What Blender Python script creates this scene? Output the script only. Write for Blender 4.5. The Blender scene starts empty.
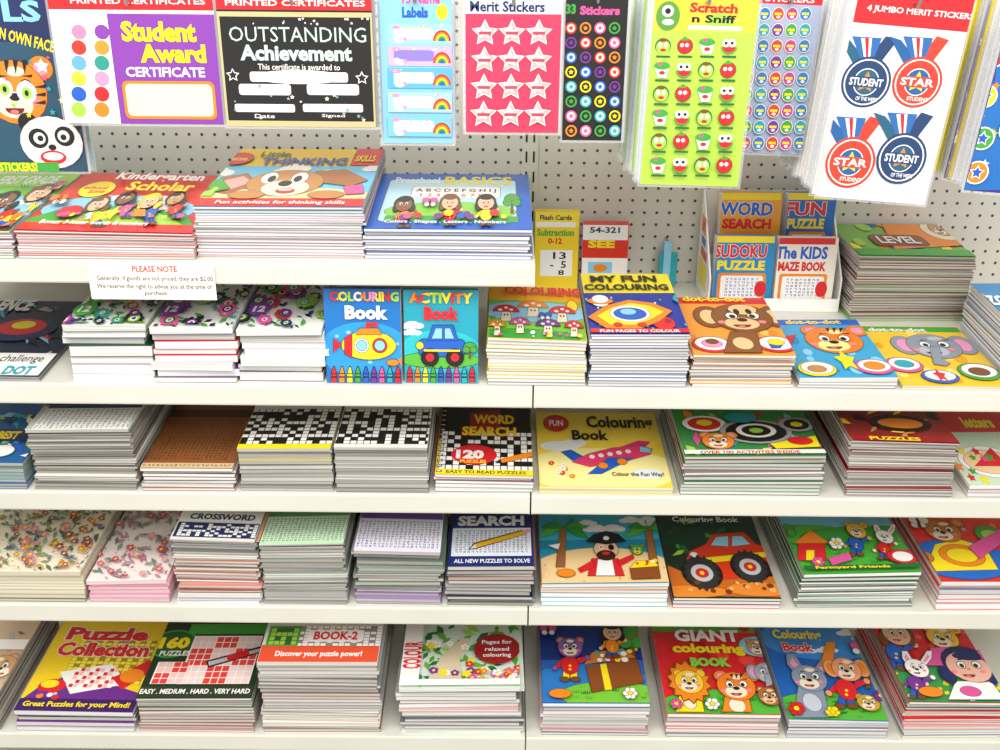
import bpy, math, random
from mathutils import Vector, Matrix
random.seed(7)
sc=bpy.context.scene
try: sc.view_settings.view_transform='Standard'
except Exception: pass
# ---------------------------------------------------------------- camera calibration
F_PX=1141.0; TH=math.radians(25); ROLL=0.009
C=Vector((0,0,1.75))
Fw=Vector((0,math.cos(TH),-math.sin(TH)))
_R=Vector((1,0,0)); _U=Vector((0,math.sin(TH),math.cos(TH)))
Rr=_R*math.cos(ROLL)+_U*math.sin(ROLL); Uu=-_R*math.sin(ROLL)+_U*math.cos(ROLL)
cam=bpy.data.cameras.new('camera'); co=bpy.data.objects.new('camera',cam); sc.collection.objects.link(co)
m=Matrix.Identity(4)
for i in range(3):
    m[i][0]=Rr[i]; m[i][1]=Uu[i]; m[i][2]=-Fw[i]; m[i][3]=C[i]
co.matrix_world=m; cam.sensor_width=36; cam.lens=36*F_PX/1000; cam.clip_start=.02
sc.camera=co
def ray(x,y): return Fw+Rr*((x-500)/F_PX)-Uu*((y-375)/F_PX)
def hit(x,y,O,N):
    d=ray(x,y); t=(O-C).dot(N)/d.dot(N); return C+d*t
def hity(x,y,D): return hit(x,y,Vector((0,D,0)),Vector((0,1,0)))
def hitz(x,y,z): return hit(x,y,Vector((0,0,z)),Vector((0,0,1)))
# ---------------------------------------------------------------- colour
def lin(c): 
    c/=255.; return c/12.92 if c<=.04045 else ((c+.055)/1.055)**2.4
NAMED=dict(W='f8f6f2',K='161616',R='dc2028',Y='fbe11c',B='1b5fc4',G='3fa63a',O='f08a1e',P='e0559b',V='7a2f9a',T='21a7b8',LB='8fd0ee',N='1c2a5e',BR='7a4a26',LG='a6d64a',GY='aaa9a5',CR='f3e8cc',SK='efc09a',PK='f59ac0',DG='1d6b35',DR='9c1b20',LY='fdf29a',TN='c89a62')
def col(h):
    h=NAMED.get(h,h); return (lin(int(h[0:2],16)),lin(int(h[2:4],16)),lin(int(h[4:6],16)),1)
# ---------------------------------------------------------------- materials
def mat_print(name,rough,coat=0,fib=False):
    mt=bpy.data.materials.new(name); mt.use_nodes=True; nt=mt.node_tree; b=nt.nodes['Principled BSDF']
    a=nt.nodes.new('ShaderNodeAttribute'); a.attribute_name='Col'
    b.inputs['Roughness'].default_value=rough
    if coat: b.inputs['Coat Weight'].default_value=coat; b.inputs['Coat Roughness'].default_value=.12
    if fib:
        tc=nt.nodes.new('ShaderNodeTexCoord'); mp=nt.nodes.new('ShaderNodeMapping'); mp.inputs['Scale'].default_value=(6,6,1100)
        nz=nt.nodes.new('ShaderNodeTexNoise'); nz.inputs['Scale'].default_value=1; nz.inputs['Detail'].default_value=2
        mr=nt.nodes.new('ShaderNodeMapRange'); mr.inputs[1].default_value=.3; mr.inputs[2].default_value=.7; mr.inputs[3].default_value=.7; mr.inputs[4].default_value=1.05
        mx=nt.nodes.new('ShaderNodeVectorMath'); mx.operation='SCALE'
        L=nt.links; L.new(tc.outputs['Object'],mp.inputs['Vector']); L.new(mp.outputs[0],nz.inputs['Vector']); L.new(nz.outputs['Fac'],mr.inputs[0])
        L.new(a.outputs['Color'],mx.inputs[0]); L.new(mr.outputs[0],mx.inputs['Scale']); L.new(mx.outputs[0],b.inputs['Base Color'])
    else:
        nt.links.new(a.outputs['Color'],b.inputs['Base Color'])
        # faint waviness of laminated paper
        tc=nt.nodes.new('ShaderNodeTexCoord'); nz=nt.nodes.new('ShaderNodeTexNoise'); nz.inputs['Scale'].default_value=14; nz.inputs['Detail'].default_value=1
        bp=nt.nodes.new('ShaderNodeBump'); bp.inputs['Strength'].default_value=.25; bp.inputs['Distance'].default_value=.01
        nt.links.new(tc.outputs['Object'],nz.inputs['Vector']); nt.links.new(nz.outputs['Fac'],bp.inputs['Height']); nt.links.new(bp.outputs[0],b.inputs['Coat Normal'])
    return mt
M_COVER=mat_print('printed_cover',.42,.3); M_PAGE=mat_print('page_edges',.85,0,True); M_GLOSS=mat_print('plastic_sleeve_print',.3,.6)
M_CLEAR=bpy.data.materials.new('clear_plastic_sleeve'); M_CLEAR.use_nodes=True
_b=M_CLEAR.node_tree.nodes['Principled BSDF']; _b.inputs['Base Color'].default_value=(.9,.93,.95,1); _b.inputs['Alpha'].default_value=.3; _b.inputs['Roughness'].default_value=.12
def mat_plain(name,c,rough=.5,metal=0,noise=.06,scale=40):
    mt=bpy.data.materials.new(name); mt.use_nodes=True; nt=mt.node_tree; b=nt.nodes['Principled BSDF']
    nz=nt.nodes.new('ShaderNodeTexNoise'); nz.inputs['Scale'].default_value=scale
    cr=nt.nodes.new('ShaderNodeValToRGB'); cc=col(c)
    cr.color_ramp.elements[0].position=.3; cr.color_ramp.elements[1].position=.7
    cr.color_ramp.elements[0].color=tuple(v*(1-noise) for v in cc[:3])+(1,); cr.color_ramp.elements[1].color=tuple(min(1,v*(1+noise)) for v in cc[:3])+(1,)
    tc=nt.nodes.new('ShaderNodeTexCoord'); nt.links.new(tc.outputs['Object'],nz.inputs['Vector'])
    nt.links.new(nz.outputs['Fac'],cr.inputs[0]); nt.links.new(cr.outputs[0],b.inputs['Base Color'])
    b.inputs['Roughness'].default_value=rough; b.inputs['Metallic'].default_value=metal
    return mt
M_SHELF=mat_plain('cream_powder_coat','d9d8cc',.45,0,.03,8)
M_DARK=mat_plain('dark_gap','2a2a28',.8)
M_WIRE=mat_plain('chrome_wire','b8b8b8',.25,1)
def mat_peg():
    mt=mat_plain('pegboard_painted','d6d2c8',.6,0,.03,4); nt=mt.node_tree; b=nt.nodes['Principled BSDF']; N=nt.nodes; L=nt.links
    src=b.inputs['Base Color'].links[0].from_socket
    tc=N.new('ShaderNodeTexCoord'); sx=N.new('ShaderNodeSeparateXYZ'); L.new(tc.outputs['Object'],sx.inputs[0])
    def ax(o):
        a=N.new('ShaderNodeMath'); a.operation='MULTIPLY'; a.inputs[1].default_value=1/.0205; L.new(o,a.inputs[0])
        f=N.new('ShaderNodeMath'); f.operation='FRACT'; L.new(a.outputs[0],f.inputs[0])
        s=N.new('ShaderNodeMath'); s.operation='SUBTRACT'; s.inputs[1].default_value=.5; L.new(f.outputs[0],s.inputs[0])
        p=N.new('ShaderNodeMath'); p.operation='POWER'; p.inputs[1].default_value=2; L.new(s.outputs[0],p.inputs[0]); return p
    x=ax(sx.outputs[0]); z=ax(sx.outputs[2]); ad=N.new('ShaderNodeMath'); L.new(x.outputs[0],ad.inputs[0]); L.new(z.outputs[0],ad.inputs[1])
    lt=N.new('ShaderNodeMath'); lt.operation='LESS_THAN'; lt.inputs[1].default_value=.0155; L.new(ad.outputs[0],lt.inputs[0])
    mx=N.new('ShaderNodeMixRGB'); L.new(lt.outputs[0],mx.inputs[0]); L.new(src,mx.inputs[1]); mx.inputs[2].default_value=col('4a4741'); L.new(mx.outputs[0],b.inputs['Base Color'])
    return mt
M_PEG=mat_peg()
# ---------------------------------------------------------------- geometry container
class Geo:
    def __init__(s): s.v=[];s.f=[];s.c=[];s.m=[]
    def poly(s,pts,c,m=0):
        i=len(s.v); s.v+= [tuple(p) for p in pts]; s.f.append(tuple(range(i,i+len(pts)))); s.c.append(c); s.m.append(m)
    def hexa(s,b,t,c,m=0,side=None,sm=None):
        s.poly(b[::-1],c,m); s.poly(t,c,m)
        for k in range(4):
            k2=(k+1)%4; cc,mm=(side[k] if side else (c,m)); s.poly([b[k],b[k2],t[k2],t[k]],cc,mm)
    def make(s,name,mats=None,parent=None):
        me=bpy.data.meshes.new(name); me.from_pydata(s.v,[],s.f)
        for mt in (mats or [M_COVER,M_PAGE,M_WIRE,M_GLOSS,M_CLEAR]): me.materials.append(mt)
        me.polygons.foreach_set('material_index',s.m)
        at=me.color_attributes.new('Col','FLOAT_COLOR','CORNER'); buf=[]
        for f,c in zip(s.f,s.c): buf+=list(c)*len(f)
        at.data.foreach_set('color',buf); me.update()
        ob=bpy.data.objects.new(name,me); sc.collection.objects.link(ob)
        if parent: ob.parent=parent
        return ob
def box(g,x0,x1,y0,y1,z0,z1,c='W',m=0):
    b=[Vector((x0,y0,z0)),Vector((x1,y0,z0)),Vector((x1,y1,z0)),Vector((x0,y1,z0))]; t=[p+Vector((0,0,z1-z0)) for p in b]
    g.hexa(b,t,col(c),m)
# ---------------------------------------------------------------- text glyphs
_tc={}
def tpoly(st,off):
    k=(st,off)
    if k in _tc: return _tc[k]
    cu=bpy.data.curves.new('t','FONT'); cu.body=st; cu.resolution_u=2; cu.offset=off; cu.dimensions='2D'; cu.fill_mode='BOTH'
    ob=bpy.data.objects.new('t',cu); sc.collection.objects.link(ob); dg=bpy.context.evaluated_depsgraph_get(); dg.update()
    e=ob.evaluated_get(dg); me=e.to_mesh(); P=[[ (me.vertices[i].co.x,me.vertices[i].co.y) for i in p.vertices] for p in me.polygons]
    e.to_mesh_clear(); bpy.data.objects.remove(ob); bpy.data.curves.remove(cu)
    xs=[q[0] for p in P for q in p] or [0,1]; ys=[q[1] for p in P for q in p] or [0,1]
    _tc[k]=(P,min(xs),max(xs),min(ys),max(ys)); return _tc[k]
OUTL=[False]
def dark(c):
    r=col(c) if isinstance(c,str) else c
    return (r[0]*.16+.004,r[1]*.12+.003,r[2]*.14+.004,1)
# ---------------------------------------------------------------- printed surface
class Surf:
    def __init__(s,g,O,U,V,w,h,bg=None,m=0):
        s.g=g;s.O=O;s.U=U;s.V=V;s.N=U.cross(V).normalized();s.w=w;s.h=h;s.l=1;s.m=m;s.ol=OUTL[0]
        if bg: s.add([(0,0),(w,0),(w,h),(0,h)],bg)
    def px(s,x,y):
        p=hit(x,y,s.O,s.N)-s.O; return (p.dot(s.U),p.dot(s.V))
    def clip(s,P):
        for ax,lim,sg in ((0,0,1),(0,s.w,-1),(1,0,1),(1,s.h,-1)):
            if all((p[ax]-lim)*sg>=-1e-9 for p in P): continue
            out=[]
            for i in range(len(P)):
                a=P[i];b=P[(i+1)%len(P)];da=(a[ax]-lim)*sg;db=(b[ax]-lim)*sg
                if da>=0: out.append(a)
                if (da>=0)!=(db>=0):
                    t=da/(da-db); out.append((a[0]+(b[0]-a[0])*t,a[1]+(b[1]-a[1])*t))
            P=out
            if len(P)<3: return []
        return P
    def add(s,P,c,keep=False):
        P=s.clip(P)
        if len(P)>=3:
            o=s.O+s.N*(0.00004*s.l)
            s.g.poly([o+s.U*p[0]+s.V*p[1] for p in P],col(c) if isinstance(c,str) else c,s.m)
        if not keep: s.l+=1
    def grow(s,P,c,e=.0009):
        xs=[p[0] for p in P];ys=[p[1] for p in P]; cx=(min(xs)+max(xs))/2;cy=(min(ys)+max(ys))/2; a=max((max(xs)-min(xs))/2,1e-5);b=max((max(ys)-min(ys))/2,1e-5)
        if min(a,b)<.0035: return
        s.add([(cx+(p[0]-cx)*(1+e/a),cy+(p[1]-cy)*(1+e/b)) for p in P],dark(c))
    def bx(s,x0,y0,x1,y1):
        ym=(y0+y1)/2; a=s.px((x0+x1)/2,y0)[1]; b=s.px((x0+x1)/2,y1)[1]; l=s.px(x0,ym)[0]; r=s.px(x1,ym)[0]
        return (l,min(a,b),r,max(a,b))
    def R(s,x0,y0,x1,y1,c,keep=False):
        l,b,r,t=s.bx(x0,y0,x1,y1); s.add([(l,b),(r,b),(r,t),(l,t)],c,keep)
    def RR(s,x0,y0,x1,y1,c,k=.25):
        l,b,r,t=s.bx(x0,y0,x1,y1); q=min(r-l,t-b)*k; P=[]
        for cx,cy,a0 in ((r-q,t-q,0),(l+q,t-q,90),(l+q,b+q,180),(r-q,b+q,270)):
            for j in range(5):
                a=math.radians(a0+j*22.5); P.append((cx+q*math.cos(a),cy+q*math.sin(a)))
        if s.ol: s.grow(P,c)
        s.add(P,c)
    def E(s,x,y,rx,ry,c,n=20,keep=False,a0=0,a1=360,ol=True):
        l,b,r,t=s.bx(x-rx,y-ry,x+rx,y+ry); cx=(l+r)/2;cy=(b+t)/2;a=(r-l)/2;d=(t-b)/2
        N=n if a1-a0==360 else n+1
        P=[(cx+a*math.cos(math.radians(a0+(a1-a0)*i/n)),cy+d*math.sin(math.radians(a0+(a1-a0)*i/n))) for i in range(N)]
        if s.ol and ol and not keep: s.grow(P,c)
        s.add(P,c,keep)
    def P(s,pts,c,ol=True):
        P=[s.px(*p) for p in pts]
        if s.ol and ol: s.grow(P,c)
        s.add(P,c)
    def star(s,x,y,r,c,n=5,inner=.5,keep=False):
        l,b,rr,t=s.bx(x-r,y-r,x+r,y+r); cx=(l+rr)/2;cy=(b+t)/2;a=(rr-l)/2;d=(t-b)/2
        s.add([(cx+a*(1 if i%2==0 else inner)*math.sin(math.pi*i/n),cy+d*(1 if i%2==0 else inner)*math.cos(math.pi*i/n)) for i in range(2*n)],c,keep)
    def T(s,st,x0,y0,x1,y1,c,off=.015,rot=0,out=None,cols=None):
        l,b,r,t=s.bx(x0,y0,x1,y1); cx=(l+r)/2;cy=(b+t)/2
        P,ax,bx_,ay,by=tpoly(st,off); sx=(r-l)/max(bx_-ax,1e-6); sy=(t-b)/max(by-ay,1e-6); ca=math.cos(rot);sa=math.sin(rot)
        def put(PP,cc):
            for p in PP:
                Q=[]
                for q in p:
                    u=(q[0]-(ax+bx_)/2)*sx; v=(q[1]-(ay+by)/2)*sy
                    Q.append((cx+u*ca-v*sa,cy+u*sa+v*ca))
                c2=cc
                if cols and cc is c:
                    k=min(len(cols)-1,max(0,int((sum(q[0] for q in p)/len(p)-ax)/max(bx_-ax,1e-6)*len(cols)))); c2=cols[k]
                s.add(Q,c2,True)
            s.l+=1
        if out:
            O,*_=tpoly(st,off+.03); put(O,out)
        put(P,c)
    def cells(s,x0,y0,x1,y1,nx,ny,fn,inset=.08):
        l,b,r,t=s.bx(x0,y0,x1,y1); cw=(r-l)/nx;ch=(t-b)/ny
        for i in range(nx):
            for j in range(ny):
                c=fn(i,j)
                if c: s.add([(l+cw*(i+inset),b+ch*(j+inset)),(l+cw*(i+1-inset),b+ch*(j+inset)),(l+cw*(i+1-inset),b+ch*(j+1-inset)),(l+cw*(i+inset),b+ch*(j+1-inset))],c,True)
        s.l+=1
    def cross(s,x0,y0,x1,y1,nx,ny,dark='K',light='W',p=.35):
        s.R(x0,y0,x1,y1,dark); rs=random.Random(int(x0*7+y0))
        s.cells(x0,y0,x1,y1,nx,ny,lambda i,j: None if (i%2==1 and j%2==1) or rs.random()<p*.45 else light,.07)
    def letters(s,x0,y0,x1,y1,nx,ny,c='333333'):
        l,b,r,t=s.bx(x0,y0,x1,y1); cw=(r-l)/nx;ch=(t-b)/ny; rs=random.Random(int(x0+y0*3))
        for i in range(nx):
            for j in range(ny):
                x=l+cw*(i+.25);y=b+ch*(j+.2);w=cw*.5;h=ch*.6;k=rs.randint(0,3)
                st=w*.3
                if k!=1: s.add([(x,y),(x+st,y),(x+st,y+h),(x,y+h)],c,True)
                if k!=2: s.add([(x,y+h*.75),(x+w,y+h*.75),(x+w,y+h),(x,y+h)],c,True)
                if k>=1: s.add([(x+w-st,y),(x+w,y),(x+w,y+h),(x+w-st,y+h)],c,True)
                if k==3: s.add([(x,y),(x+w,y),(x+w,y+h*.22),(x,y+h*.22)],c,True)
        s.l+=1
    def scat(s,x0,y0,x1,y1,n,cs,r0=2,r1=5,kind='E',asp=.7):
        rs=random.Random(int(x0*3+y0*5+n)); ol=s.ol; s.ol=False
        for i in range(n):
            x=rs.uniform(x0,x1);y=rs.uniform(y0,y1);r=rs.uniform(r0,r1);c=rs.choice(cs)
            if kind=='E': s.E(x,y,r,r*asp,c,9)
            elif kind=='S': s.star(x,y,r,c)
            elif kind=='F':
                for k in range(5):
                    a=k*1.257+i; s.E(x+r*.6*math.cos(a),y+r*.6*asp*math.sin(a),r*.45,r*.45*asp,c,7,True)
                s.l+=1; s.E(x,y,r*.35,r*.35*asp,'Y',6)
            elif kind=='L':
                a=rs.uniform(0,3.1); dx=r*math.cos(a);dy=r*asp*math.sin(a); ex=-math.sin(a)*r*.42;ey=math.cos(a)*r*.42*asp; s.P([(x-dx,y-dy),(x-dx*.2+ex,y-dy*.2+ey),(x+dx,y+dy),(x-dx*.2-ex,y-dy*.2-ey)],c)
            elif kind=='G':
                for k in (-1,0,1): s.P([(x+k*r*.4-r*.15,y),(x+k*r*.4+r*.15,y),(x+k*r*.8,y-r*asp*1.2)],c)
            elif kind=='C':
                for k,q in ((-1,.7),(0,1),(1,.75)): s.E(x+k*r*.8,y-(q-.7)*r*.5,r*q,r*q*asp*.7,c,12)
        s.ol=ol
    def sun(s,x,y,r):
        s.star(x,y,r*1.7,'O',12,.62); s.E(x,y,r,r,'Y')
    def tree(s,x,y,h,c='G'):
        s.P([(x-h*.09,y),(x+h*.09,y),(x+h*.05,y-h*.6),(x-h*.05,y-h*.6)],'BR'); s.E(x,y-h*.7,h*.38,h*.3,c); s.E(x-h*.22,y-h*.55,h*.22,h*.18,c); s.E(x+h*.22,y-h*.55,h*.22,h*.18,c); s.E(x+h*.1,y-h*.75,h*.06,h*.05,'R',7); s.E(x-h*.15,y-h*.62,h*.06,h*.05,'R',7)
    def flower(s,x,y,r,c,ctr='Y'):
        for k in range(6):
            a=k*1.047; s.E(x+r*.62*math.cos(a),y+r*.5*math.sin(a),r*.42,r*.34,c,9)
        s.E(x,y,r*.34,r*.28,ctr,9)
    def bfly(s,x,y,r,c):
        for q in (-1,1): s.E(x+q*r*.55,y-r*.25,r*.5,r*.4,c,10); s.E(x+q*r*.45,y+r*.3,r*.35,r*.28,'W',9)
        s.E(x,y,r*.12,r*.5,'K',8)
    def face(s,x,y,rx,ry,c,ear='round',muz='CR',inner='PK'):
        if ear=='round':
            for q in (-1,1): s.E(x+q*rx*.8,y-ry*.75,rx*.38,ry*.38,c); s.E(x+q*rx*.8,y-ry*.75,rx*.22,ry*.22,inner,12,ol=False)
        elif ear=='long':
            for q in (-1,1):
                s.P([(x+q*rx*.3,y-ry*.7),(x+q*rx*.9,y-ry*1.9),(x+q*rx*1.35,y-ry*1.9),(x+q*rx*1.3,y-ry*1.1),(x+q*rx*.8,y-ry*.3)],c); s.P([(x+q*rx*.55,y-ry*.8),(x+q*rx*1.0,y-ry*1.6),(x+q*rx*1.15,y-ry*1.2),(x+q*rx*.75,y-ry*.6)],inner,ol=False)
        elif ear=='flop':
            for q in (-1,1): s.E(x+q*rx*1.1,y-ry*.1,rx*.5,ry*.75,c); s.E(x+q*rx*1.1,y-ry*.1,rx*.3,ry*.5,inner,12,ol=False)
        elif ear=='mane':
            s.star(x,y,max(rx,ry)*1.6,'8a4a12',14,.84); s.star(x,y,max(rx,ry)*1.5,'O',14,.8)
            for q in (-1,1): s.E(x+q*rx*.8,y-ry*.75,rx*.3,ry*.3,c)
        elif ear=='hair': s.E(x,y-ry*.2,rx*1.2,ry*1.2,inner); s.E(x+rx,y+ry*.5,rx*.35,ry*.6,inner); s.E(x-rx,y+ry*.5,rx*.35,ry*.6,inner)
        s.E(x,y,rx,ry,c)
        if ear=='hair': s.E(x,y-ry*.75,rx*.8,ry*.3,inner,14,ol=False)
        elif rx>9:
            s.E(x,y-ry*.65,rx*.3,ry*.16,muz,10,ol=False)
        if ear!='hair': s.E(x,y+ry*.4,rx*.58,ry*.42,muz,ol=False)
        for q in (-1,1):
            s.E(x+q*rx*.36,y-ry*.15,rx*.22,ry*.26,'K',12,ol=False); s.E(x+q*rx*.36,y-ry*.15,rx*.19,ry*.22,'W',12,ol=False); s.E(x+q*rx*.33,y-ry*.1,rx*.11,ry*.14,'K',9,ol=False)
            if rx>8: s.E(x+q*rx*.68,y+ry*.3,rx*.14,ry*.12,'f58a8a',8,ol=False); s.P([(x+q*rx*.2,y-ry*.5),(x+q*rx*.55,y-ry*.55),(x+q*rx*.52,y-ry*.46)],'K',ol=False)
        if ear!='hair': s.E(x,y+ry*.15,rx*.18,ry*.13,'K',10,ol=False)
        else: s.E(x,y+ry*.15,rx*.09,ry*.09,'d8906a',8,ol=False)
        s.E(x,y+ry*.5,rx*.3,ry*.2,'7a1014',12,a0=180,a1=360,ol=False); s.E(x,y+ry*.62,rx*.14,ry*.07,'f07a7a',8,ol=False)
    def critter(s,x,y,r,c,shirt='R',ear='round',muz='CR',inner='PK',pants='B'):
        s.P([(x-r*.55,y+r*1.9),(x-r*.08,y+r*1.9),(x-r*.05,y+r*2.6),(x-r*.6,y+r*2.6)],pants); s.P([(x+r*.55,y+r*1.9),(x+r*.08,y+r*1.9),(x+r*.05,y+r*2.6),(x+r*.6,y+r*2.6)],pants)
        s.E(x-r*.45,y+r*2.6,r*.38,r*.2,'BR'); s.E(x+r*.45,y+r*2.6,r*.38,r*.2,'BR')
        s.P([(x-r*.6,y+r*.85),(x-r*1.3,y+r*1.5),(x-r*1.1,y+r*1.75),(x-r*.5,y+r*1.4)],shirt); s.P([(x+r*.6,y+r*.85),(x+r*1.35,y+r*.7),(x+r*1.4,y+r*1.0),(x+r*.5,y+r*1.4)],shirt)
        s.E(x-r*1.25,y+r*1.68,r*.22,r*.2,c); s.E(x+r*1.45,y+r*.82,r*.22,r*.2,c)
        s.E(x,y+r*1.45,r*.72,r*.75,shirt); s.E(x,y+r*1.5,r*.12,r*.1,'Y',8,ol=False); s.E(x,y+r*1.8,r*.12,r*.1,'Y',8,ol=False)
        s.face(x,y,r,r*.82,c,ear,muz,inner)
# ---------------------------------------------------------------- shelving
XS=hity(533,400,1.40).x
BAY=.914; XL=XS-BAY; XR=XS+BAY; YB=1.82
ROWPX={1:(265,1.40),2:(388,1.40),3:(496,1.40),4:(609,1.40),5:(738,1.385)}
ROW={r:(hity(533,p,d).z,d) for r,(p,d) in ROWPX.items()}
LIP=.031
root=bpy.data.objects.new('store_shelving_unit',None); sc.collection.objects.link(root)
def shelf(name,x0,x1,z,y0):
    g=Geo(); x0+=.0012; x1-=.0012
    box(g,x0,x1,y0+.002,YB-.003,z-.004,z)
    prof=[(0.004,0),(.0018,-.0004),(.0006,-.0012),(0,-.003),(0,-LIP+.003),(.0008,-LIP+.0006),(.003,-LIP),(.014,-LIP),(.014,-LIP+.002),(.004,-LIP+.002),(.004,-.004)]
    n=len(prof)
    for i in range(n-1):
        a,b=prof[i],prof[i+1]
        g.poly([(x0,y0+a[0],z+a[1]),(x0,y0+b[0],z+b[1]),(x1,y0+b[0],z+b[1]),(x1,y0+a[0],z+a[1])],col('W'))
    for xa,xb in ((x0,x0+.0025),(x1-.0025,x1)):
        b=[Vector((xa,y0+.001,z-LIP)),Vector((xb,y0+.001,z-LIP)),Vector((xb,YB-.003,z-.06)),Vector((xa,YB-.003,z-.06))]
        t=[Vector((p.x,p.y,z-.0005)) for p in b]; g.hexa(b,t,col('W'))
    box(g,x0+.01,x1-.01,1.6,1.62,z-.018,z-.004)
    g.make(name,[M_SHELF],root)
for r in range(1,6):
    z,d=ROW[r]
    shelf('shelf_%d_left'%r,XL,XS,z,d)
    if r>1: shelf('shelf_%d_right'%r,XS,XR,z,d)
g=Geo(); box(g,XL-.9,XR+.9,YB,YB+.006,.12,2.25); g.make('pegboard_panel',[M_PEG],root)
g=Geo()
for x in (XL,XS,XR):
    box(g,x-.013,x+.013,YB-.002,YB+.03,.0,2.28)
    for k in range(64):
        for q in (-.006,.006): box(g,x+q-.0015,x+q+.0015,YB-.0026,YB-.0019,.16+k*.033,.178+k*.033,'K',1)
g.make('slotted_uprights',[M_SHELF,M_DARK],root)
g=Geo(); box(g,XL,XR,1.36,YB-.003,.09,.13); box(g,XL,XR,1.40,1.41,0,.09); box(g,XL-.01,XR+.01,YB,YB+.03,2.25,2.29); g.make('base_deck',[M_SHELF],root)
shelf('shelf_6_left',XL,XS,.33,1.38); shelf('shelf_6_right',XS,XR,.33,1.38)
M_FLOOR=mat_plain('vinyl_floor_tile','b9b4a8',.35,0,.08,6)
g=Geo(); box(g,-4,4,-4,3,-.02,0); g.make('floor',[M_FLOOR])
# ---------------------------------------------------------------- book stacks
def stack(name,row,xl,xr,yt,art=None,yb=None,ybk=None,L=.26,n=8,cov='W',lines=('GY',),pages=('e9e6df','dcd8d0','f0eee8'),yaw=0,lean=0,jit=1.0,spine=None,twist=0,dz=None):
    z0,d=ROW[row]; D=d+.006
    if yb: D=max(D,hitz((xl+xr)/2,yb,z0).y)
    A=hity(xl,yt,D); B=hity(xr,yt,D); zt=(A.z+B.z)/2; w=B.x-A.x
    if ybk: L=hitz((xl+xr)/2,ybk,zt).y-D
    L=min(L,YB-.012-D)
    H=zt-z0-.0004; g=Geo(); rs=random.Random(int(xl*13+yt*7))
    if dz is None: dz=rs.uniform(-.0045,.0055)*min(1,H/.045)   # spines are thicker than fore-edges: the pile slopes
    sl=dz/w
    def corners(dx,dy,a,e=0):
        cx,cy=w/2,L/2; P=[]
        for (x,y) in ((-e,-e),(w+e,-e),(w+e,L+e),(-e,L+e)):
            X=x-cx;Y=y-cy; P.append(Vector((A.x+cx+dx+X*math.cos(a)-Y*math.sin(a),D+cy+dy+X*math.sin(a)+Y*math.cos(a)+abs(math.sin(yaw))*w*.5,0)))
        return P
    def Z(p,z): return z+(z-z0)/H*sl*(p.x-A.x-w/2)
    tw=[rs.uniform(.7,1.3) for _ in range(n)]; sw=sum(tw); zc=z0+.0004
    bx_=by_=ba=0; left=rs.randint(2,4)
    shifts=[]
    for i in range(n):   # copies were put down in handfuls: each handful sits slightly off the next
        if left==0:
            bx_=rs.uniform(-.0016,.0016)*jit; by_=rs.uniform(0,.0045)*min(jit,2); ba=rs.uniform(-.012,.012); left=rs.randint(2,5)
        left-=1; shifts.append((bx_,by_,ba))
    for i in range(n):
        t=H*tw[i]/sw; f=(i+1)/n; top=i==n-1
        sx,sy,sa=shifts[i]
        dx=0 if top else sx+rs.uniform(-.0011,.0011)*jit; dy=0 if top else sy+rs.uniform(0,.0025)*jit; a=yaw+(0 if top else sa+rs.uniform(-.006,.006)*jit)+twist*(1-f)
        dx-=lean*(1-f)
        zb=zc; zc=zb+t
        if top: zc=zt
        pc=rs.choice(pages); k=rs.uniform(.8,1.0); pg=tuple(v*k for v in col(pc)[:3])+(1,)
        cl=rs.choice(lines); cq=col(cl); q=rs.choice((.45,.7,1)); cc=tuple(v*q for v in cq[:3])+(1,)
        if rs.random()<.12: cc=col(cov)
        sp=rs.choice((cc,col('d9d4cc'),col('e6e2dc'))) if not spine else col(spine); ct=min(.0006,t*.14)
        base=corners(dx,dy,a); cvr=corners(dx,dy,a,.0005)
        up=lambda P,z:[Vector((p.x,p.y,Z(p,z))) for p in P]
        g.hexa(up(base,zb+ct),up(base,zc-ct),pg,1,side=[(pg,1),(pg,1),(pg,1),(sp,0)])
        g.hexa(up(cvr,zb),up(cvr,zb+ct),cc,0)
        if top: cc=col(cov)
        g.hexa(up(cvr,zc-ct),up(cvr,zc-.00008),cc,0)
    P=corners(0,0,yaw); U=Vector((math.cos(yaw),math.sin(yaw),sl*math.cos(yaw))); V=Vector((-math.sin(yaw),math.cos(yaw),-sl*math.sin(yaw)))
    s=Surf(g,Vector((P[0].x,P[0].y,Z(P[0],zt))),U,V,w,L,cov)
    if art: art(s)
    return g.make(name)
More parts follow.
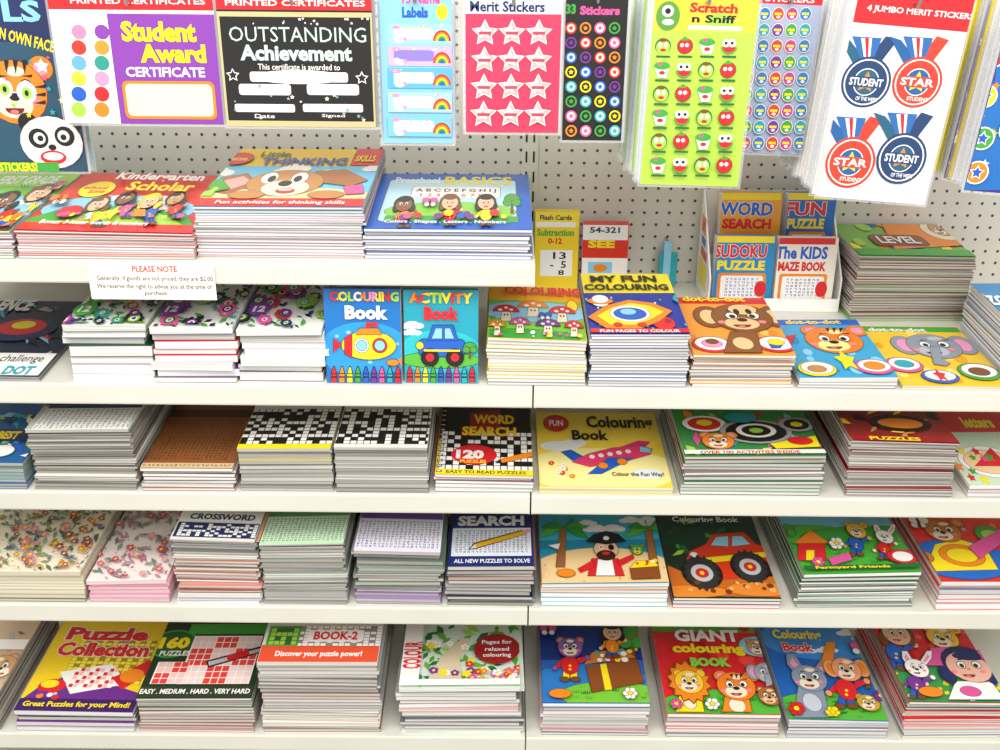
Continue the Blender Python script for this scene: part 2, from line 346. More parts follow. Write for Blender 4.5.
def pack(name,xl,xr,yt,yb,D,art=None,cov='W',n=6,sp=.006,roll=0,back=('W',),jit=1.,lean=0):
    A=hity(xl,yb,D); B=hity(xr,yb,D); w=B.x-A.x; h=hity(xl,yt,D).z-A.z
    U=Vector((math.cos(roll),0,math.sin(roll))); V=Vector((-math.sin(roll),0,math.cos(roll))); g=Geo(); rs=random.Random(int(xl+yb))
    N=Vector((0,1,0))
    for i in range(n-1,-1,-1):
        o=A+N*(i*sp)+(Vector((rs.uniform(-.003,.003)*jit+lean*i,0,rs.uniform(-.003,.004)*jit)) if i else Vector((0,0,0)))
        c=col(rs.choice(back)) if i else col(cov)
        a=[o,o+U*w,o+U*w+N*.0016,o+N*.0016]; b=[p+V*h for p in a]
        g.hexa(a,b,c,3)
        # clear sleeve seams standing proud of the card at sides and bottom
        o2=o+N*.0008; e=.0035
        for q in ([o2-U*e-V*e,o2-V*e,o2+V*h,o2-U*e+V*h],[o2+U*w-V*e,o2+U*(w+e)-V*e,o2+U*(w+e)+V*h,o2+U*w+V*h],[o2-V*e,o2+U*w-V*e,o2+U*w,o2]): g.poly(q,col('W'),4)
    s=Surf(g,A-N*.00005,U,V,w,h,cov,3)
    if art: art(s)
    hz=(A+V*(h-.012)+U*(w/2)); x=hz.x; z=hz.z; y0=D-.02; r=.0022
    pts=[(y0,z+.012),(y0+.006,z),(YB,z)]
    for (ya,za),(yb_,zb_) in zip(pts,pts[1:]):
        P=[];Q=[]
        for k in range(6):
            an=k*math.pi/3; P.append(Vector((x+r*math.cos(an),ya,za+r*math.sin(an)))); Q.append(Vector((x+r*math.cos(an),yb_,zb_+r*math.sin(an))))
        for k in range(6): g.poly([P[k],P[(k+1)%6],Q[(k+1)%6],Q[k]],col('GY'),2)
    return g.make(name)
def upright(name,row,xl,xr,yb,yt,tilt=.15,art=None,cov='W',th=.006,D=None,edge='W',n=1,roll=0,z0=None):
    z=(ROW[row][0] if z0 is None else z0)+.0006
    if D is None: D=hitz((xl+xr)/2,yb,z).y
    A=hity(xl,yb,D); B=hity(xr,yb,D); w=B.x-A.x; U=Vector((1,0,0)); V=Vector((0,math.sin(tilt),math.cos(tilt))); O=Vector((A.x,D,z))
    Nn=U.cross(V); h=(hit((xl+xr)/2,yt,O,Nn)-O).dot(V); g=Geo()
    for k in range(n):
        o=O-Nn*(k*(th+.0006)); a=[o,o+U*w,o+U*w-Nn*th,o-Nn*th]; b=[p+V*(h-.001*k) for p in a]
        a=[Vector((p.x,p.y,max(p.z,z))) for p in a]
        pc=col(edge); g.hexa(a,b,col(cov),0,side=[(col(cov),0),(pc,0),(col(cov),0),(pc,0)])
    s=Surf(g,O+Nn*.0001,U,V,w,h,cov)
    if art: art(s)
    return g.make(name)
WP=('f4f2ee','eae7e1','fbfaf8')
# ======================= hanging packs
def a(s):
    s.R(-80,-20,120,42,'N'); s.T('LS',2,0,40,22,'LB',.04); s.T('N OWN FACE',0,34,54,46,'Y',.03,rot=-.25); s.ol=True; s.face(15,92,32,32,'O','round','CR','PK'); s.ol=False; s.star(42,66,8,'W'); s.E(4,88,9,10,'W'); s.E(27,92,10,11,'W'); s.E(5,89,5,6,'LG'); s.E(27,93,5,6,'LG'); s.E(5,89,2,3,'K'); s.E(27,93,2,3,'K')
    for k in range(3): s.P([(4+k*9,60),(9+k*9,60),(7+k*9,74)],'K')
    for k in range(3): s.P([(46,84+k*8),(46,88+k*8),(34,87+k*8)],'K')
    s.ol=True; s.E(28,122,9,9,'K'); s.E(72,122,9,9,'K'); s.E(52,142,31,26,'W'); s.ol=False; s.E(39,138,10,10,'K'); s.E(65,136,10,10,'K'); s.E(40,138,6,6,'W'); s.E(64,136,6,6,'W'); s.E(41,138,3,3,'K');s.E(64,137,3,3,'K'); s.E(53,147,4,3,'K'); s.E(54,157,13,7,'R'); s.E(54,156,10,4,'W'); s.R(0,162,60,175,'G'); s.T('STICKERS!',0,162,38,171,'Y',.04); s.scat(-5,55,80,120,14,['T','P','Y','LG'],2,4,'S',1)
pack('sticker_book_pack',-100,88,-8,170,1.575,a,cov='24506a',n=4,back=('W','LB','P'))
def a(s):
    s.R(45,-8,225,10,'R'); s.T('PRINTED CERTIFICATES',70,-2,205,4,'W',.02); s.R(114,14,230,125,'8a3fae'); s.R(40,14,114,125,'W')
    cs=['f58ab0','8a3fae','e23a2a','f09a30','6aaee8','2a9a8a','f0d040','PK','B','R','LG','O']
    for k in range(12): s.E(79+(k%2)*23,32+(k//2)*15.5,7.5,7.5,cs[k],16)
    s.T('Student',121,21,196,42,'Y',.05); s.T('Award',140,44,206,63,'Y',.05); s.T('CERTIFICATE',126,67,205,77,'W',.03); s.RR(124,81,216,119,'O',.15); s.RR(127,84,213,116,'CR',.15)
pack('certificate_pack',66,224,-8,123,1.50,a,cov='W',n=7,sp=.008,back=('W','Y','GY'))
def a(s):
    s.R(205,-8,385,10,'R'); s.T('PRINTED CERTIFICATES',225,0,365,6,'W',.02); s.R(205,12,385,130,'cfc08a'); s.R(224,17,372,121,'K')
    s.T('OUTSTANDING',229,27,366,42,'c8ddd8',.0); s.T('Achievement',240,45,352,61,'c8ddd8',.04); s.T('This certificate is awarded to',258,64,340,70,'W',.01)
    s.E(299,77,46,7,'W'); s.RR(250,72,348,82,'W')
    for x in (265,333): s.RR(x-26,84,x+26,95,'W')
    for x in (265,333): s.RR(x-30,104,x+30,112,'W')
    s.T('Date',255,114,275,118,'W',.01); s.T('Signed',322,114,345,118,'W',.01)
    s.star(233,75,7,'W'); s.star(233,75,5,'K'); s.star(362,78,7,'W'); s.star(362,78,5,'K'); s.scat(228,85,370,120,22,['7fb0a8','W','GY'],1,2.5,'S',1); s.scat(228,18,370,24,14,['W'],1,2,'S',1)
pack('certificate_pack',227,376,-8,126,1.50,a,cov='K',n=6,sp=.008,back=('W','K','GY'))
def a(s):
    s.T('15 Name',402,-6,440,4,'P',.04); s.T('Labels',402,7,428,18,'B',.05); s.E(442,12,6,8,'Y')
    for k,(y0,c) in enumerate(((24,'9fd8ec'),(46,'c9b4e6'),(68,'5db6e8'),(92,'a7dbe8'),(116,'79c8ee'))):
        s.R(388,y0,452,y0+20,c); s.RR(394,y0+4,434,y0+15,'W' if k!=1 else '8e7fd0',.3)
        for q,cc in enumerate(('R','O','Y','G','B')): s.E(442,y0+17,9-q*1.6,11-q*2,cc,12,a0=0,a1=180)
        s.E(400,y0+16,5,3,'W'); s.E(397,y0+14,3,2.4,'W'); s.E(396,y0+3,4,2,'PK'); s.E(405,y0+15,2,2,'PK'); s.scat(390,y0+1,450,y0+4,6,['W','PK','Y'],1,2,'S',1)
pack('name_label_pack',384,453,-10,143,1.51,a,cov='8fcdea',n=5,sp=.007,back=('W','LB'))
def a(s):
    s.R(455,-10,570,14,'dfe4ee'); s.T('Merit Stickers',470,1,545,12,'N',.03)
    s.R(455,15,570,140,'e83a5e')
    for j in range(4):
        for i in range(3):
            x=485+i*27-j*.5;y=33+j*27
            s.star(x,y,14,'W'); s.star(x,y,12,'e9b0ae'); s.star(x-1,y-1,8,'f4dcd6'); s.scat(x-6,y-5,x+6,y+6,5,['W','d88a90'],.7,1.4); s.R(x-6,y-1.5,x+6,y+1.5,'c8405a')
pack('star_sticker_pack',466,558,-8,132,1.49,a,cov='ee3a60',n=7,sp=.007,back=('W','PK','GY'))
def a(s):
    s.R(560,-10,635,20,'K'); s.T('33',566,4,576,14,'G',.05); s.T('Stickers',580,6,620,15,'P',.05)
    cs=['R','G','B','O','T','V','P','Y']
    for j in range(8):
        for i in range(4):
            x=571+i*14.5;y=28+j*14.6; c=cs[(i*3+j*5)%8]; s.E(x,y,5.8,6,c,14); s.E(x,y,4.2,4.4,'K' if (i+j)%2 else 'c8d8c8',10); s.star(x,y,2.8,c)
pack('reward_sticker_pack',562,621,-10,140,1.50,a,cov='141414',n=6,sp=.008,back=('W','K'))
def a(s):
    s.R(630,-15,770,31,'e6c93a'); s.E(720,21,14,8,'LG'); s.E(668,16,12,15,'5a9a3a'); s.E(668,11,6,6,'W'); s.E(668,11,3,3,'K'); s.E(668,22,6,3,'W'); s.T('Scratch',690,3,738,13,'R',.04); s.T("n Sniff",692,15,736,23,'K',.03); s.R(688,26,742,30,'W')
    for j in range(6):
        for i in range(4):
            x=663+i*22-j*1.1;y=46+j*23.6; k=(j*2+i)%4
            if k==0: s.E(x,y,8,8,'DG'); s.E(x,y+1,7,7,'LG'); s.E(x,y-6,4,2,'BR'); s.E(x-3,y-1,2,2.4,'W'); s.E(x+3,y-1,2,2.4,'W'); s.E(x,y+4,3,1.6,'R')
            elif k==1: s.E(x,y,8,8,'DR'); s.E(x,y,7,7,'R'); s.E(x-3,y-1,2,2,'W'); s.E(x+2,y-1,2,2,'W'); s.P([(x-4,y-6),(x+4,y-6),(x,y-10)],'G')
            elif k==2: s.P([(x-8,y-5),(x+8,y-5),(x+4,y+8),(x-4,y+8)],'W'); s.E(x,y-4,8,4,'G'); s.E(x,y+3,3,2,'R'); s.E(x-2,y-6,2,2,'P')
            else: s.E(x,y+1,8,7,'G',a0=180,a1=360); s.E(x,y+1,6.5,5.5,'R',a0=180,a1=360); s.E(x-3,y-3,4,4,'W'); s.E(x+3,y-3,4,4,'W'); s.E(x-3,y-3,1.6,1.6,'K'); s.E(x+3,y-3,1.6,1.6,'K')
            s.R(x-7,y+9.5,x+7,y+11.5,'DG')
pack('fruit_sticker_pack',640,738,-10,184,1.46,a,cov='b6dc4e',n=14,sp=.012,back=('W','LG','eeeeee','dfe6ee'),lean=-.0012,roll=-.02)
def a(s):
    s.R(735,-10,830,4,'R'); s.T('40 STICKERS',750,-4,815,2,'W',.02)
    cs=['c33a8a','V','2a7ac0','G','d8402a','T']
    for j in range(9):
        for i in range(5):
            x=751+i*13.6-j*.9;y=14+j*16; c=cs[(i*2+j*3)%6]; s.E(x,y,6.2,7,'W',14); s.E(x,y,5.6,6.4,c,14); s.R(x-3.5,y-1.5,x+3.5,y+1,'Y'); s.E(x,y+3,2,1.5,'W',8)
pack('dot_sticker_pack',736,800,-10,152,1.53,a,cov='a9b4cf',n=10,sp=.012,back=('W','dfe2ee','P'),roll=-.03)
def a(s):
    s.R(780,-40,1010,26,'R'); s.T('4 JUMBO MERIT STICKERS',866,9,975,17,'W',.025)
    def medal(x,y,c,c2,t1,t2,img):
        for q,cc in ((-1,c2),(1,c)): s.P([(x+q*24-4,y-46),(x+q*24+8,y-42),(x+q*4+8,y-16),(x+q*4-8,y-16)],cc)
        s.P([(x-14,y-46),(x+16,y-44),(x+8,y-24),(x-6,y-24)],'2a6ab0')
        s.P([(x-5,y-44),(x+6,y-44),(x+4,y-24),(x-2,y-24)],'W'); s.P([(x-1,y-44),(x+3,y-44),(x+2,y-24),(x,y-24)],'R')
        s.E(x,y,25,26,c,28); s.E(x,y,22.5,23.5,'W',28); s.E(x,y,21,22,c,28); s.E(x,y,13,14,'W',24); s.E(x,y,12,13,c2,24); s.star(x,y,11,img); s.R(x-20,y-5.5,x+20,y+5.5,c); s.T(t1,x-17,y-4,x+17,y+4,'W',.03); s.T(t2,x-11,y+15,x+11,y+19,'W',.02)
    medal(866,82,'1f3f6e','1f5f7e','STUDENT','OF THE WEEK','O'); medal(917,82,'d8402a','1f5f9e','STAR','STUDENT','Y'); medal(850,162,'d8402a','1f5f9e','STAR','STUDENT','Y'); medal(901,158,'1f3f6e','1f5f7e','STUDENT','OF THE WEEK','O')
pack('merit_medal_sticker_pack',817,926,-12,196,1.44,a,cov='f6f5f3',n=18,sp=.015,roll=-.075,back=('W','f4f4f4','e6e8ec'),lean=-.0005)
def a(s): s.scat(900,-10,1000,175,60,['Y','W','LB'],3,6,'S',1)
pack('star_sticker_pack',928,950,-12,170,1.55,a,cov='2a5fae',n=14,sp=.012,roll=-.08,back=('W','B','LG','Y','T'),jit=1.4)
def a(s):
    s.scat(925,-10,1000,175,70,['Y','O','W','PK','LG'],3,6,'S',1)
pack('star_sticker_pack',944,961,-12,178,1.49,a,cov='5a2f8a',n=16,sp=.012,roll=-.08,back=('W','V','LG','Y','PK'),jit=1.4)
def a(s):
    s.R(940,-20,1060,34,'d8e6f4'); s.T('MERIT STICKERS',985,4,1060,12,'R',.03)
    s.P([(1000,34),(1060,34),(1060,190),(960,190),(963,150),(985,140),(975,110),(995,80)],'1f6fbe'); s.scat(960,35,1060,188,46,['Y','W','O','LG'],3,7,'S',1)
    for x,y,c in ((994,56,'R'),(985,96,'Y'),(982,138,'G'),(1010,130,'P'),(976,172,'O')): s.E(x,y,12,12,'W'); s.E(x,y,10.5,10.5,c); s.star(x,y,8,'W'); s.star(x,y,6,'B')
pack('star_sticker_pack',964,1050,-12,190,1.43,a,cov='3a2f8e',n=18,sp=.014,roll=-.075,back=('W','V','Y','eeeeee','PK'))
# ======================= notice card
def a(s):
    s.T('PLEASE NOTE',132,266,177,272,'R',.02); s.T('Generally, if goods are not priced, they are $2.00',97,276,213,282,'K',.008); s.T('We reserve the right to advise you at the time of',97,284,212,290,'K',.008); s.T('purchase.',145,291,168,296,'K',.008)
g=Geo(); A=hity(92,299,1.3975); B=hity(217,299,1.3975); h=hity(92,263,1.3975).z-A.z
U=Vector((1,0,0));V=Vector((0,0,1)); A.z=min(A.z,B.z)
b=[A,A+U*(B.x-A.x),A+U*(B.x-A.x)+Vector((0,.0006,0)),A+Vector((0,.0006,0))]; g.hexa(b,[p+V*h for p in b],col('W'))
a(Surf(g,A-Vector((0,.0001,0)),U,V,B.x-A.x,h,'f4efe2')); g.make('price_notice_card')
OUTL[0]=True
# ======================= TOP SHELF
def a(s):
    s.R(-60,172,130,186,'LG'); s.T('FIRST GRADE',0,176,58,184,'W',.03); s.E(30,212,60,18,'LB'); s.scat(-20,190,80,206,5,['W'],6,9,'C',.6); s.critter(2,203,10,'8a5a3a','R','hair','SK','K'); s.critter(40,196,9,'SK','Y','hair','SK','BR'); s.scat(0,220,30,229,10,['R','Y','B','O'],3,7); s.flower(62,190,8,'P'); s.flower(20,222,8,'O'); s.scat(-10,186,70,200,6,['G','DG'],4,6,'G')
stack('workbook_stack',1,-165,9,231,a,yb=259,n=12,cov='6cbc38',lines=('GY','f0b8c8','GY'),pages=WP,ybk=173,spine='R')
def a(s):
    s.E(118,210,78,15,'LB',28); s.scat(60,198,190,208,6,['W'],6,9,'C',.6); s.P([(20,222),(60,210),(130,206),(185,214),(196,229),(10,229)],'G'); s.P([(40,226),(95,212),(160,214),(186,227)],'LG')
    s.R(10,224,200,234,'R'); s.E(97,190,17,8,'Y'); s.T('school',85,187,108,190,'R',.03); s.T('zone',88,191,105,194,'R',.03)
    s.critter(98,206,8,'SK','Y','hair','SK','BR'); s.critter(126,201,7,'8a5a3a','P','hair','SK','K'); s.critter(150,205,8,'SK','B','hair','SK','Y'); s.critter(176,203,7,'TN','R','hair','SK','K')
    s.E(70,216,12,6,'R'); s.star(112,218,8,'Y'); s.P([(135,214),(146,214),(146,221),(133,221)],'O'); s.bfly(60,204,8,'O'); s.scat(60,218,185,223,12,['W','P','Y'],2,3.5)
    s.T('Kindergarten',118,178,206,186,'W',.03); s.T('Scholar',128,187,196,196,'Y',.03)
    s.T('Bonus: 3-letter words & numbers',40,226,150,230,'W',.02)
stack('workbook_stack',1,14,191,232,a,yb=259,ybk=174,n=13,cov='dd3020',lines=('GY','f0b0c4','GY','d8d0d0'),pages=WP,spine='R')
def a(s):
    s.R(190,148,400,166,'f4c81e'); s.R(190,166,400,196,'6cc6ea'); s.scat(210,168,380,176,7,['W'],6,10,'C',.6); s.E(288,200,95,12,'f3d9a0',28); s.R(190,199,370,210,'R')
    s.R(354,148,400,166,'R'); s.P([(248,174),(222,178),(206,191),(226,195),(258,185)],'a86a34'); s.P([(316,172),(346,170),(368,181),(350,187),(318,183)],'a86a34'); s.P([(244,177),(226,181),(214,189),(228,191),(252,183)],'f0a8a0',ol=False)
    s.E(285,184,38,13,'c58a4a',28); s.E(285,189,24,8,'CR'); s.E(270,179,8,5.5,'W'); s.E(300,179,8,5.5,'W'); s.E(272,180,4,3.2,'K',ol=False);s.E(298,180,4,3.2,'K',ol=False); s.E(285,184.5,6,2.8,'K'); s.E(285,192,9,2.5,'R'); s.E(285,191,7,1,'W',ol=False)
    s.E(246,196,18,4,'c58a4a'); s.E(326,196,18,4,'c58a4a'); s.E(238,160,15,6,'R'); s.T('school zone',228,158,248,162,'Y',.03)
    s.T('Little',262,153,292,157.5,'DG',.02); s.T('THINKING',262,159,348,166,'1b4fb4',.03); s.T('SKILLS',356,157,376,163,'Y',.03); s.T('Fun activities for thinking skills',215,202,345,206.5,'W',.02)
    s.P([(206,184),(222,180),(230,190),(212,194)],'G'); s.P([(344,188),(362,186),(364,195),(346,196)],'P'); s.scat(200,190,225,197,4,['LG','O'],3,5)
stack('workbook_stack',1,193,362,207,a,yb=258,ybk=149,n=20,cov='6cc6ea',lines=('GY','f0b8cc','GY','cfc8d4'),pages=WP,jit=1.2,spine='O')
def a(s):
    s.RR(384,180,516,222,'bfe6f6',.06); s.E(450,212,66,10,'8ccf4a',28); s.R(384,216,518,222,'G',True); s.T('Preschool',396,177.5,440,183,'W',.02); s.T('BASICS',445,177,512,185,'Y',.03)
    s.RR(412,187,500,198,'W',.1); s.T('A B C D E F G H I J',416,189,496,193,'K',.02); s.T('1 2 3 4 5 6 7 8 9',420,194,492,197,'R',.02); s.tree(512,214,20)
    s.critter(404,206,8,'8a5a3a','O','hair','SK','K'); s.critter(450,205,8,'SK','R','hair','SK','BR'); s.critter(486,206,8,'SK','Y','hair','SK','K'); s.scat(392,216,510,221,10,['R','Y','P','V','B'],3,5); s.bfly(430,206,7,'P')
    s.T('Colors . Shapes . Letters . Numbers',384,224,506,228,'W',.02)
stack('workbook_stack',1,364,532,229,a,yb=260,ybk=174,n=9,cov='1560c4',lines=('8a9ad0','B','GY'),pages=WP,jit=1.8,spine='B')
# ======================= ROW 2 left bay
def a(s): s.scat(-60,288,60,355,40,['B','T','N','K','GY','R','LB'],6,14,'L'); s.E(20,330,36,12,'N'); s.E(22,328,24,8,'R'); s.E(24,326,12,4,'Y'); s.R(-60,354,60,378,'W'); s.T('challenge',0,356,44,365,'K',.01); s.T('DOT',4,367,34,376,'T',.05); s.T('ENCE',0,300,34,312,'W',.05)
stack('dot_to_dot_book_stack',2,-90,38,376,a,yb=384,n=3,cov='12233f',lines=('T','N'),L=.28)
def mand(s,x0,x1,c):
    rs=random.Random(int(x0)); s.ol=False
    s.scat(x0-5,284,x1+20,328,60,['G','DG','K','N','7a9a6a'],3,7,'L',.6)
    for k in range(24):
        x=rs.uniform(x0,x1+20);y=rs.uniform(285,327);r=rs.uniform(6,11); cs=[rs.choice(['G','DG','V','P','N','LG','K','T','R']) for _ in range(3)]
        for q in range(8):
            a=q*.785; s.E(x+r*.7*math.cos(a),y+r*.4*math.sin(a),r*.3,r*.2,cs[0],8,True)
        s.l+=1; s.E(x,y,r*.55,r*.35,cs[1],12); s.E(x,y,r*.35,r*.22,'W',10); s.E(x,y,r*.2,r*.13,cs[2],8)
    s.E(x0+24,313,11,6.5,c); s.T('12',x0+18,310,x0+30,316,'W',.04)
for k,(x0,x1,cs) in enumerate(((62,145,('K','DG','N','GY','V')),(149,232,('K','V','GY','R','N')),(236,321,('K','N','V','K','GY')))):
    stack('mandala_coloring_book_stack',2,x0,x1,(325,327,330)[k],lambda s,x0=x0,x1=x1,k=k:mand(s,x0,x1,('G','V','V')[k]),yb=385,n=(7,8,7)[k],cov='f0f2ec',lines=cs,pages=('f6f6f4','eeeeea','ffffff'),L=.2,jit=3.5,spine='DG',dz=.002)
def pens(s,x0,x1,y0,y1,n):
    cs=['R','O','Y','G','B','V','P','T']; s.ol=False
    for i in range(n):
        x=x0+(x1-x0)*(i+.5)/n; w=(x1-x0)/n*.4; s.P([(x-w,y1),(x+w,y1),(x+w,y0+7),(x+w*.3,y0),(x-w*.3,y0),(x-w,y0+7)],'K'); s.P([(x-w*.8,y1),(x+w*.8,y1),(x+w*.8,y0+8),(x-w*.8,y0+8)],cs[i%8]); s.P([(x-w*.7,y0+7),(x+w*.7,y0+7),(x+w*.2,y0+1),(x-w*.2,y0+1)],cs[i%8]); s.R(x-w*.8,y0+10,x+w*.8,y0+11.5,'K')
    s.ol=True
def a(s):
    s.E(365,350,46,28,'2a9ae0',28,ol=False); s.scat(330,325,402,362,14,['8fd0ee','W'],1.5,3); pens(s,330,402,366,382,9)
    s.P([(334,338),(342,344),(334,352)],'R'); s.E(369,345,27,14,'Y',28); s.P([(345,338),(352,333),(352,357),(345,353)],'R'); s.R(366,322,370,334,'R'); s.R(366,322,378,326,'R'); s.P([(356,334),(360,328),(378,328),(382,334)],'O'); s.E(362,345,7,7,'W'); s.E(362,345,5,5,'LB'); s.E(380,345,7,7,'R'); s.E(380,345,5,5,'LB'); s.E(393,362,6,3,'O'); s.P([(398,359),(402,357),(402,366)],'O')
    s.T('COLOURING',330,291,399,301,'R',.05,cols=['R','Y','LG','W','O','PK','Y','R','LG']); s.T('Book',345,305,388,319,'W',.05)
upright('coloring_book',2,327,402,383,289,.12,a,cov='1273c0',th=.012)
def a(s):
    s.E(440,352,42,22,'2ac0c8',28,ol=False); s.scat(408,325,476,335,3,['W'],5,8,'C'); s.E(440,360,40,8,'5ab83a'); pens(s,406,476,366,382,9)
    s.RR(419,339,465,356,'1b5fc4',.3); s.P([(428,340),(433,325),(453,325),(458,340)],'1b5fc4'); s.P([(432,338),(436,328),(442,328),(442,338)],'LB'); s.P([(445,338),(445,328),(450,328),(454,338)],'LB'); s.E(430,357,8.5,8.5,'K'); s.E(430,357,4,4,'R'); s.E(455,357,8.5,8.5,'K'); s.E(455,357,4,4,'R'); s.E(420,345,3.5,3.5,'Y'); s.R(424,349,460,351,'Y'); s.tree(470,358,16)
    s.T('ACTIVITY',409,292,473,303,'O',.05,cols=['O','R','Y','LG','Y','R','O','Y']); s.T('Book',424,306,459,320,'R',.05)
upright('activity_book',2,405,478,383,290,.12,a,cov='1aa0b8',th=.012)
# ======================= ROW 2 right bay
def a(s):
    s.R(470,286,600,301,'f4b21e'); s.R(470,301,600,340,'7ac83a'); s.E(535,312,56,10,'LB',24); s.E(525,336,55,7,'G',24); s.sun(572,306,5)
    for x,y,r,c in ((506,312,13,'R'),(533,308,15,'O'),(562,314,13,'R'),(520,325,10,'P'),(548,327,12,'V'),(574,329,9,'R'),(497,328,8,'O')):
        s.P([(x-r*.3,y-1),(x+r*.3,y-1),(x+r*.4,y+9),(x-r*.4,y+9)],'CR'); s.E(x,y,r,7,c,a0=0,a1=180); s.E(x-r*.45,y-2,r*.17,1.2,'W',ol=False); s.E(x+r*.4,y-2,r*.15,1.1,'W',ol=False); s.E(x,y-4,r*.15,1.1,'W',ol=False); s.E(x-r*.12,y+3,.8,1,'K',8,ol=False); s.E(x+r*.12,y+3,.8,1,'K',8,ol=False)
    s.bfly(545,318,6,'B'); s.scat(490,334,585,339,14,['W','Y','P'],1.5,3); s.scat(490,320,585,338,12,['DG','G'],3,5,'G'); s.T('COLOURING',504,290.5,580,298,'R',.05)
stack('coloring_book_stack',2,488,587,339,a,ybk=287,n=14,cov='f6d02a',lines=('GY','cfc8c8','Y'),pages=WP)
def a(s):
    s.R(565,272,690,293,'f6e020'); s.scat(580,294,690,334,34,['W','Y','LB'],.8,1.8,'S'); s.E(600,302,9,5.5,'W'); s.E(600,302,13,3,'O'); s.E(600,300,8,4,'W',ol=False); s.E(664,324,11,6.5,'R'); s.E(668,322,3,2,'DR',ol=False); s.P([(588,318),(605,307),(628,301),(652,304),(672,312),(660,322),(640,330),(606,329)],'O'); s.P([(597,317),(611,309),(630,304),(650,307),(664,313),(652,320),(636,326),(610,326)],'Y'); s.E(630,315,20,8,'W'); s.E(630,315,16,6,'1b5fc4'); s.E(628,313,8,3,'LB'); s.E(618,326,4,2,'R');s.E(642,326,4,2,'R'); s.E(680,300,7,4.5,'T'); s.R(586,330,700,336,'R'); s.T('FUN PAGES TO COLOUR',600,331,680,334,'W',.02)
    s.T('MY FUN',590,277,656,283.5,'K',.04); s.T('COLOURING',584,285.5,668,291.5,'K',.04)
stack('coloring_book_stack',2,591,690,334,a,ybk=274,n=18,cov='16309a',lines=('GY','9aa4c8','GY'),pages=WP)
def a(s):
    s.R(660,297,800,304,'R'); s.scat(690,306,780,352,16,['ffc860','e88a20'],3,6); s.E(712,345,20,8,'R'); s.E(712,344,17,6.6,'W'); s.E(712,344,10,4,'PK'); s.E(712,342,6,2.5,'BR'); s.E(776,345,20,8,'R'); s.E(776,344,17,6.6,'W'); s.P([(769,345),(783,345),(780,349),(772,349)],'B'); s.E(776,343,8,3,'Y'); s.face(742,319,30,14,'8a5228','flop','f0c890','f0c890'); s.E(742,311,14,5,'f0c890',ol=False); s.E(736,313,3,2.6,'K',ol=False); s.E(748,313,3,2.6,'K',ol=False); s.P([(730,333),(756,333),(762,354),(724,354)],'8a5228'); s.E(743,345,10,6,'f0c890'); s.T('dot-to-dot',682,298,744,303,'Y',.04)
stack('dot_to_dot_book_stack',2,694,796,355,a,ybk=298,n=13,cov='f2a03a',lines=('GY','e8b890'),pages=WP,jit=1.5)
def a(s):
    s.R(760,319,890,325,'1b5fc4'); s.T('dot-to-dot',785,320,840,324,'Y',.04); s.scat(780,328,890,372,16,['8ad0f0','1b8ac0'],3,7); s.face(834,341,28,13,'f0801e','round','LY','PK'); 
    for k in (-1,0,1): s.P([(834+k*7-2,329),(834+k*7+2,329),(834+k*6,334)],'K',ol=False)
    s.E(817,370,19,7.5,'Y');s.E(817,369,16,6,'W'); s.E(817,370,9,3.5,'c58a4a'); s.E(874,368,19,7.5,'P');s.E(874,367,16,6,'W'); s.E(874,367,10,4,'O'); s.star(846,362,11,'Y'); s.P([(775,340),(795,336),(790,348)],'R')
stack('dot_to_dot_book_stack',2,800,898,377,a,ybk=320,n=3,cov='35a6d6',lines=('GY','T'),pages=WP)
def a(s):
    s.R(850,327,985,332,'G'); s.T('dot-to-dot',868,328,925,331.5,'W',.04); s.scat(875,334,1000,384,18,['ffe070','e8a818'],3,7); s.face(934,347,26,12,'8f98a8','flop','b8bfca','PK'); s.P([(929,348),(939,348),(942,360),(950,364),(946,367),(934,365)],'8f98a8'); s.E(904,366,18,7.5,'P'); s.E(904,365,15,6,'W'); s.E(904,365,9,3.6,'T'); s.E(979,373,20,8.5,'G'); s.E(979,372,17,6.6,'W'); s.E(979,373,10,4,'BR'); s.E(940,378,18,6.5,'B'); s.E(940,377,15,5,'W'); s.star(940,377,7,'R')
stack('dot_to_dot_book_stack',2,903,1012,386,a,ybk=327,n=2,cov='f6c92c',lines=('GY','Y'),pages=WP,jit=.3)
def a(s): s.scat(950,293,1050,340,30,['LB','W','T','R','Y'],3,8); s.T('ZOO',985,296,1020,306,'W',.05); s.face(1000,318,16,9,'O')
stack('coloring_book_stack',2,1022,1140,332,a,yb=386,ybk=284,n=16,cov='2a8ac6',lines=('GY','9aa8c8'),pages=WP,spine='e9e6df')
OUTL[0]=False
def a(s): s.R(530,212,580,228,'Y'); s.T('Subtraction',537,229,574,236,'G',.04); s.T('0-12',548,238,562,244,'R',.04); s.R(540,250,572,276,'W'); s.T('13',553,252,566,259,'K',.02); s.T('-  5',550,261,566,268,'K',.02); s.T('8',558,270,564,275,'K',.02); s.R(536,222,576,227,'W'); s.T('Flash Cards',540,215,572,220,'N',.03)
upright('flash_card_box',2,534,577,287,212,.05,a,cov='f4d428',th=.02,D=1.765)
def a(s): s.R(580,225,628,240,'W'); s.T('SEE',588,240,615,248,'Y',.05); s.R(580,258,628,276,'W'); s.T('54-321',590,227,620,233,'N',.03); s.R(588,262,612,273,'LB'); s.E(600,268,7,4,'O'); s.T('Flash Cards',585,280,620,286,'Y',.03)
upright('flash_card_box',2,581,626,289,224,.05,a,cov='e0301e',th=.02,D=1.765)
g=Geo(); A=hity(657,283,1.80)
for k,(x,y,w_,h_) in enumerate(((0,0,.03,.055),(.006,.0,.012,.075))):
    box(g,A.x+x,A.x+x+w_,1.79-k*.004,1.80-k*.004,A.z+y,A.z+y+h_,'T' if k==0 else 'LB')
box(g,A.x+.010,A.x+.014,1.80,YB,A.z+.07,A.z+.074,'GY',2)
g.make('clip_strip_hanger')
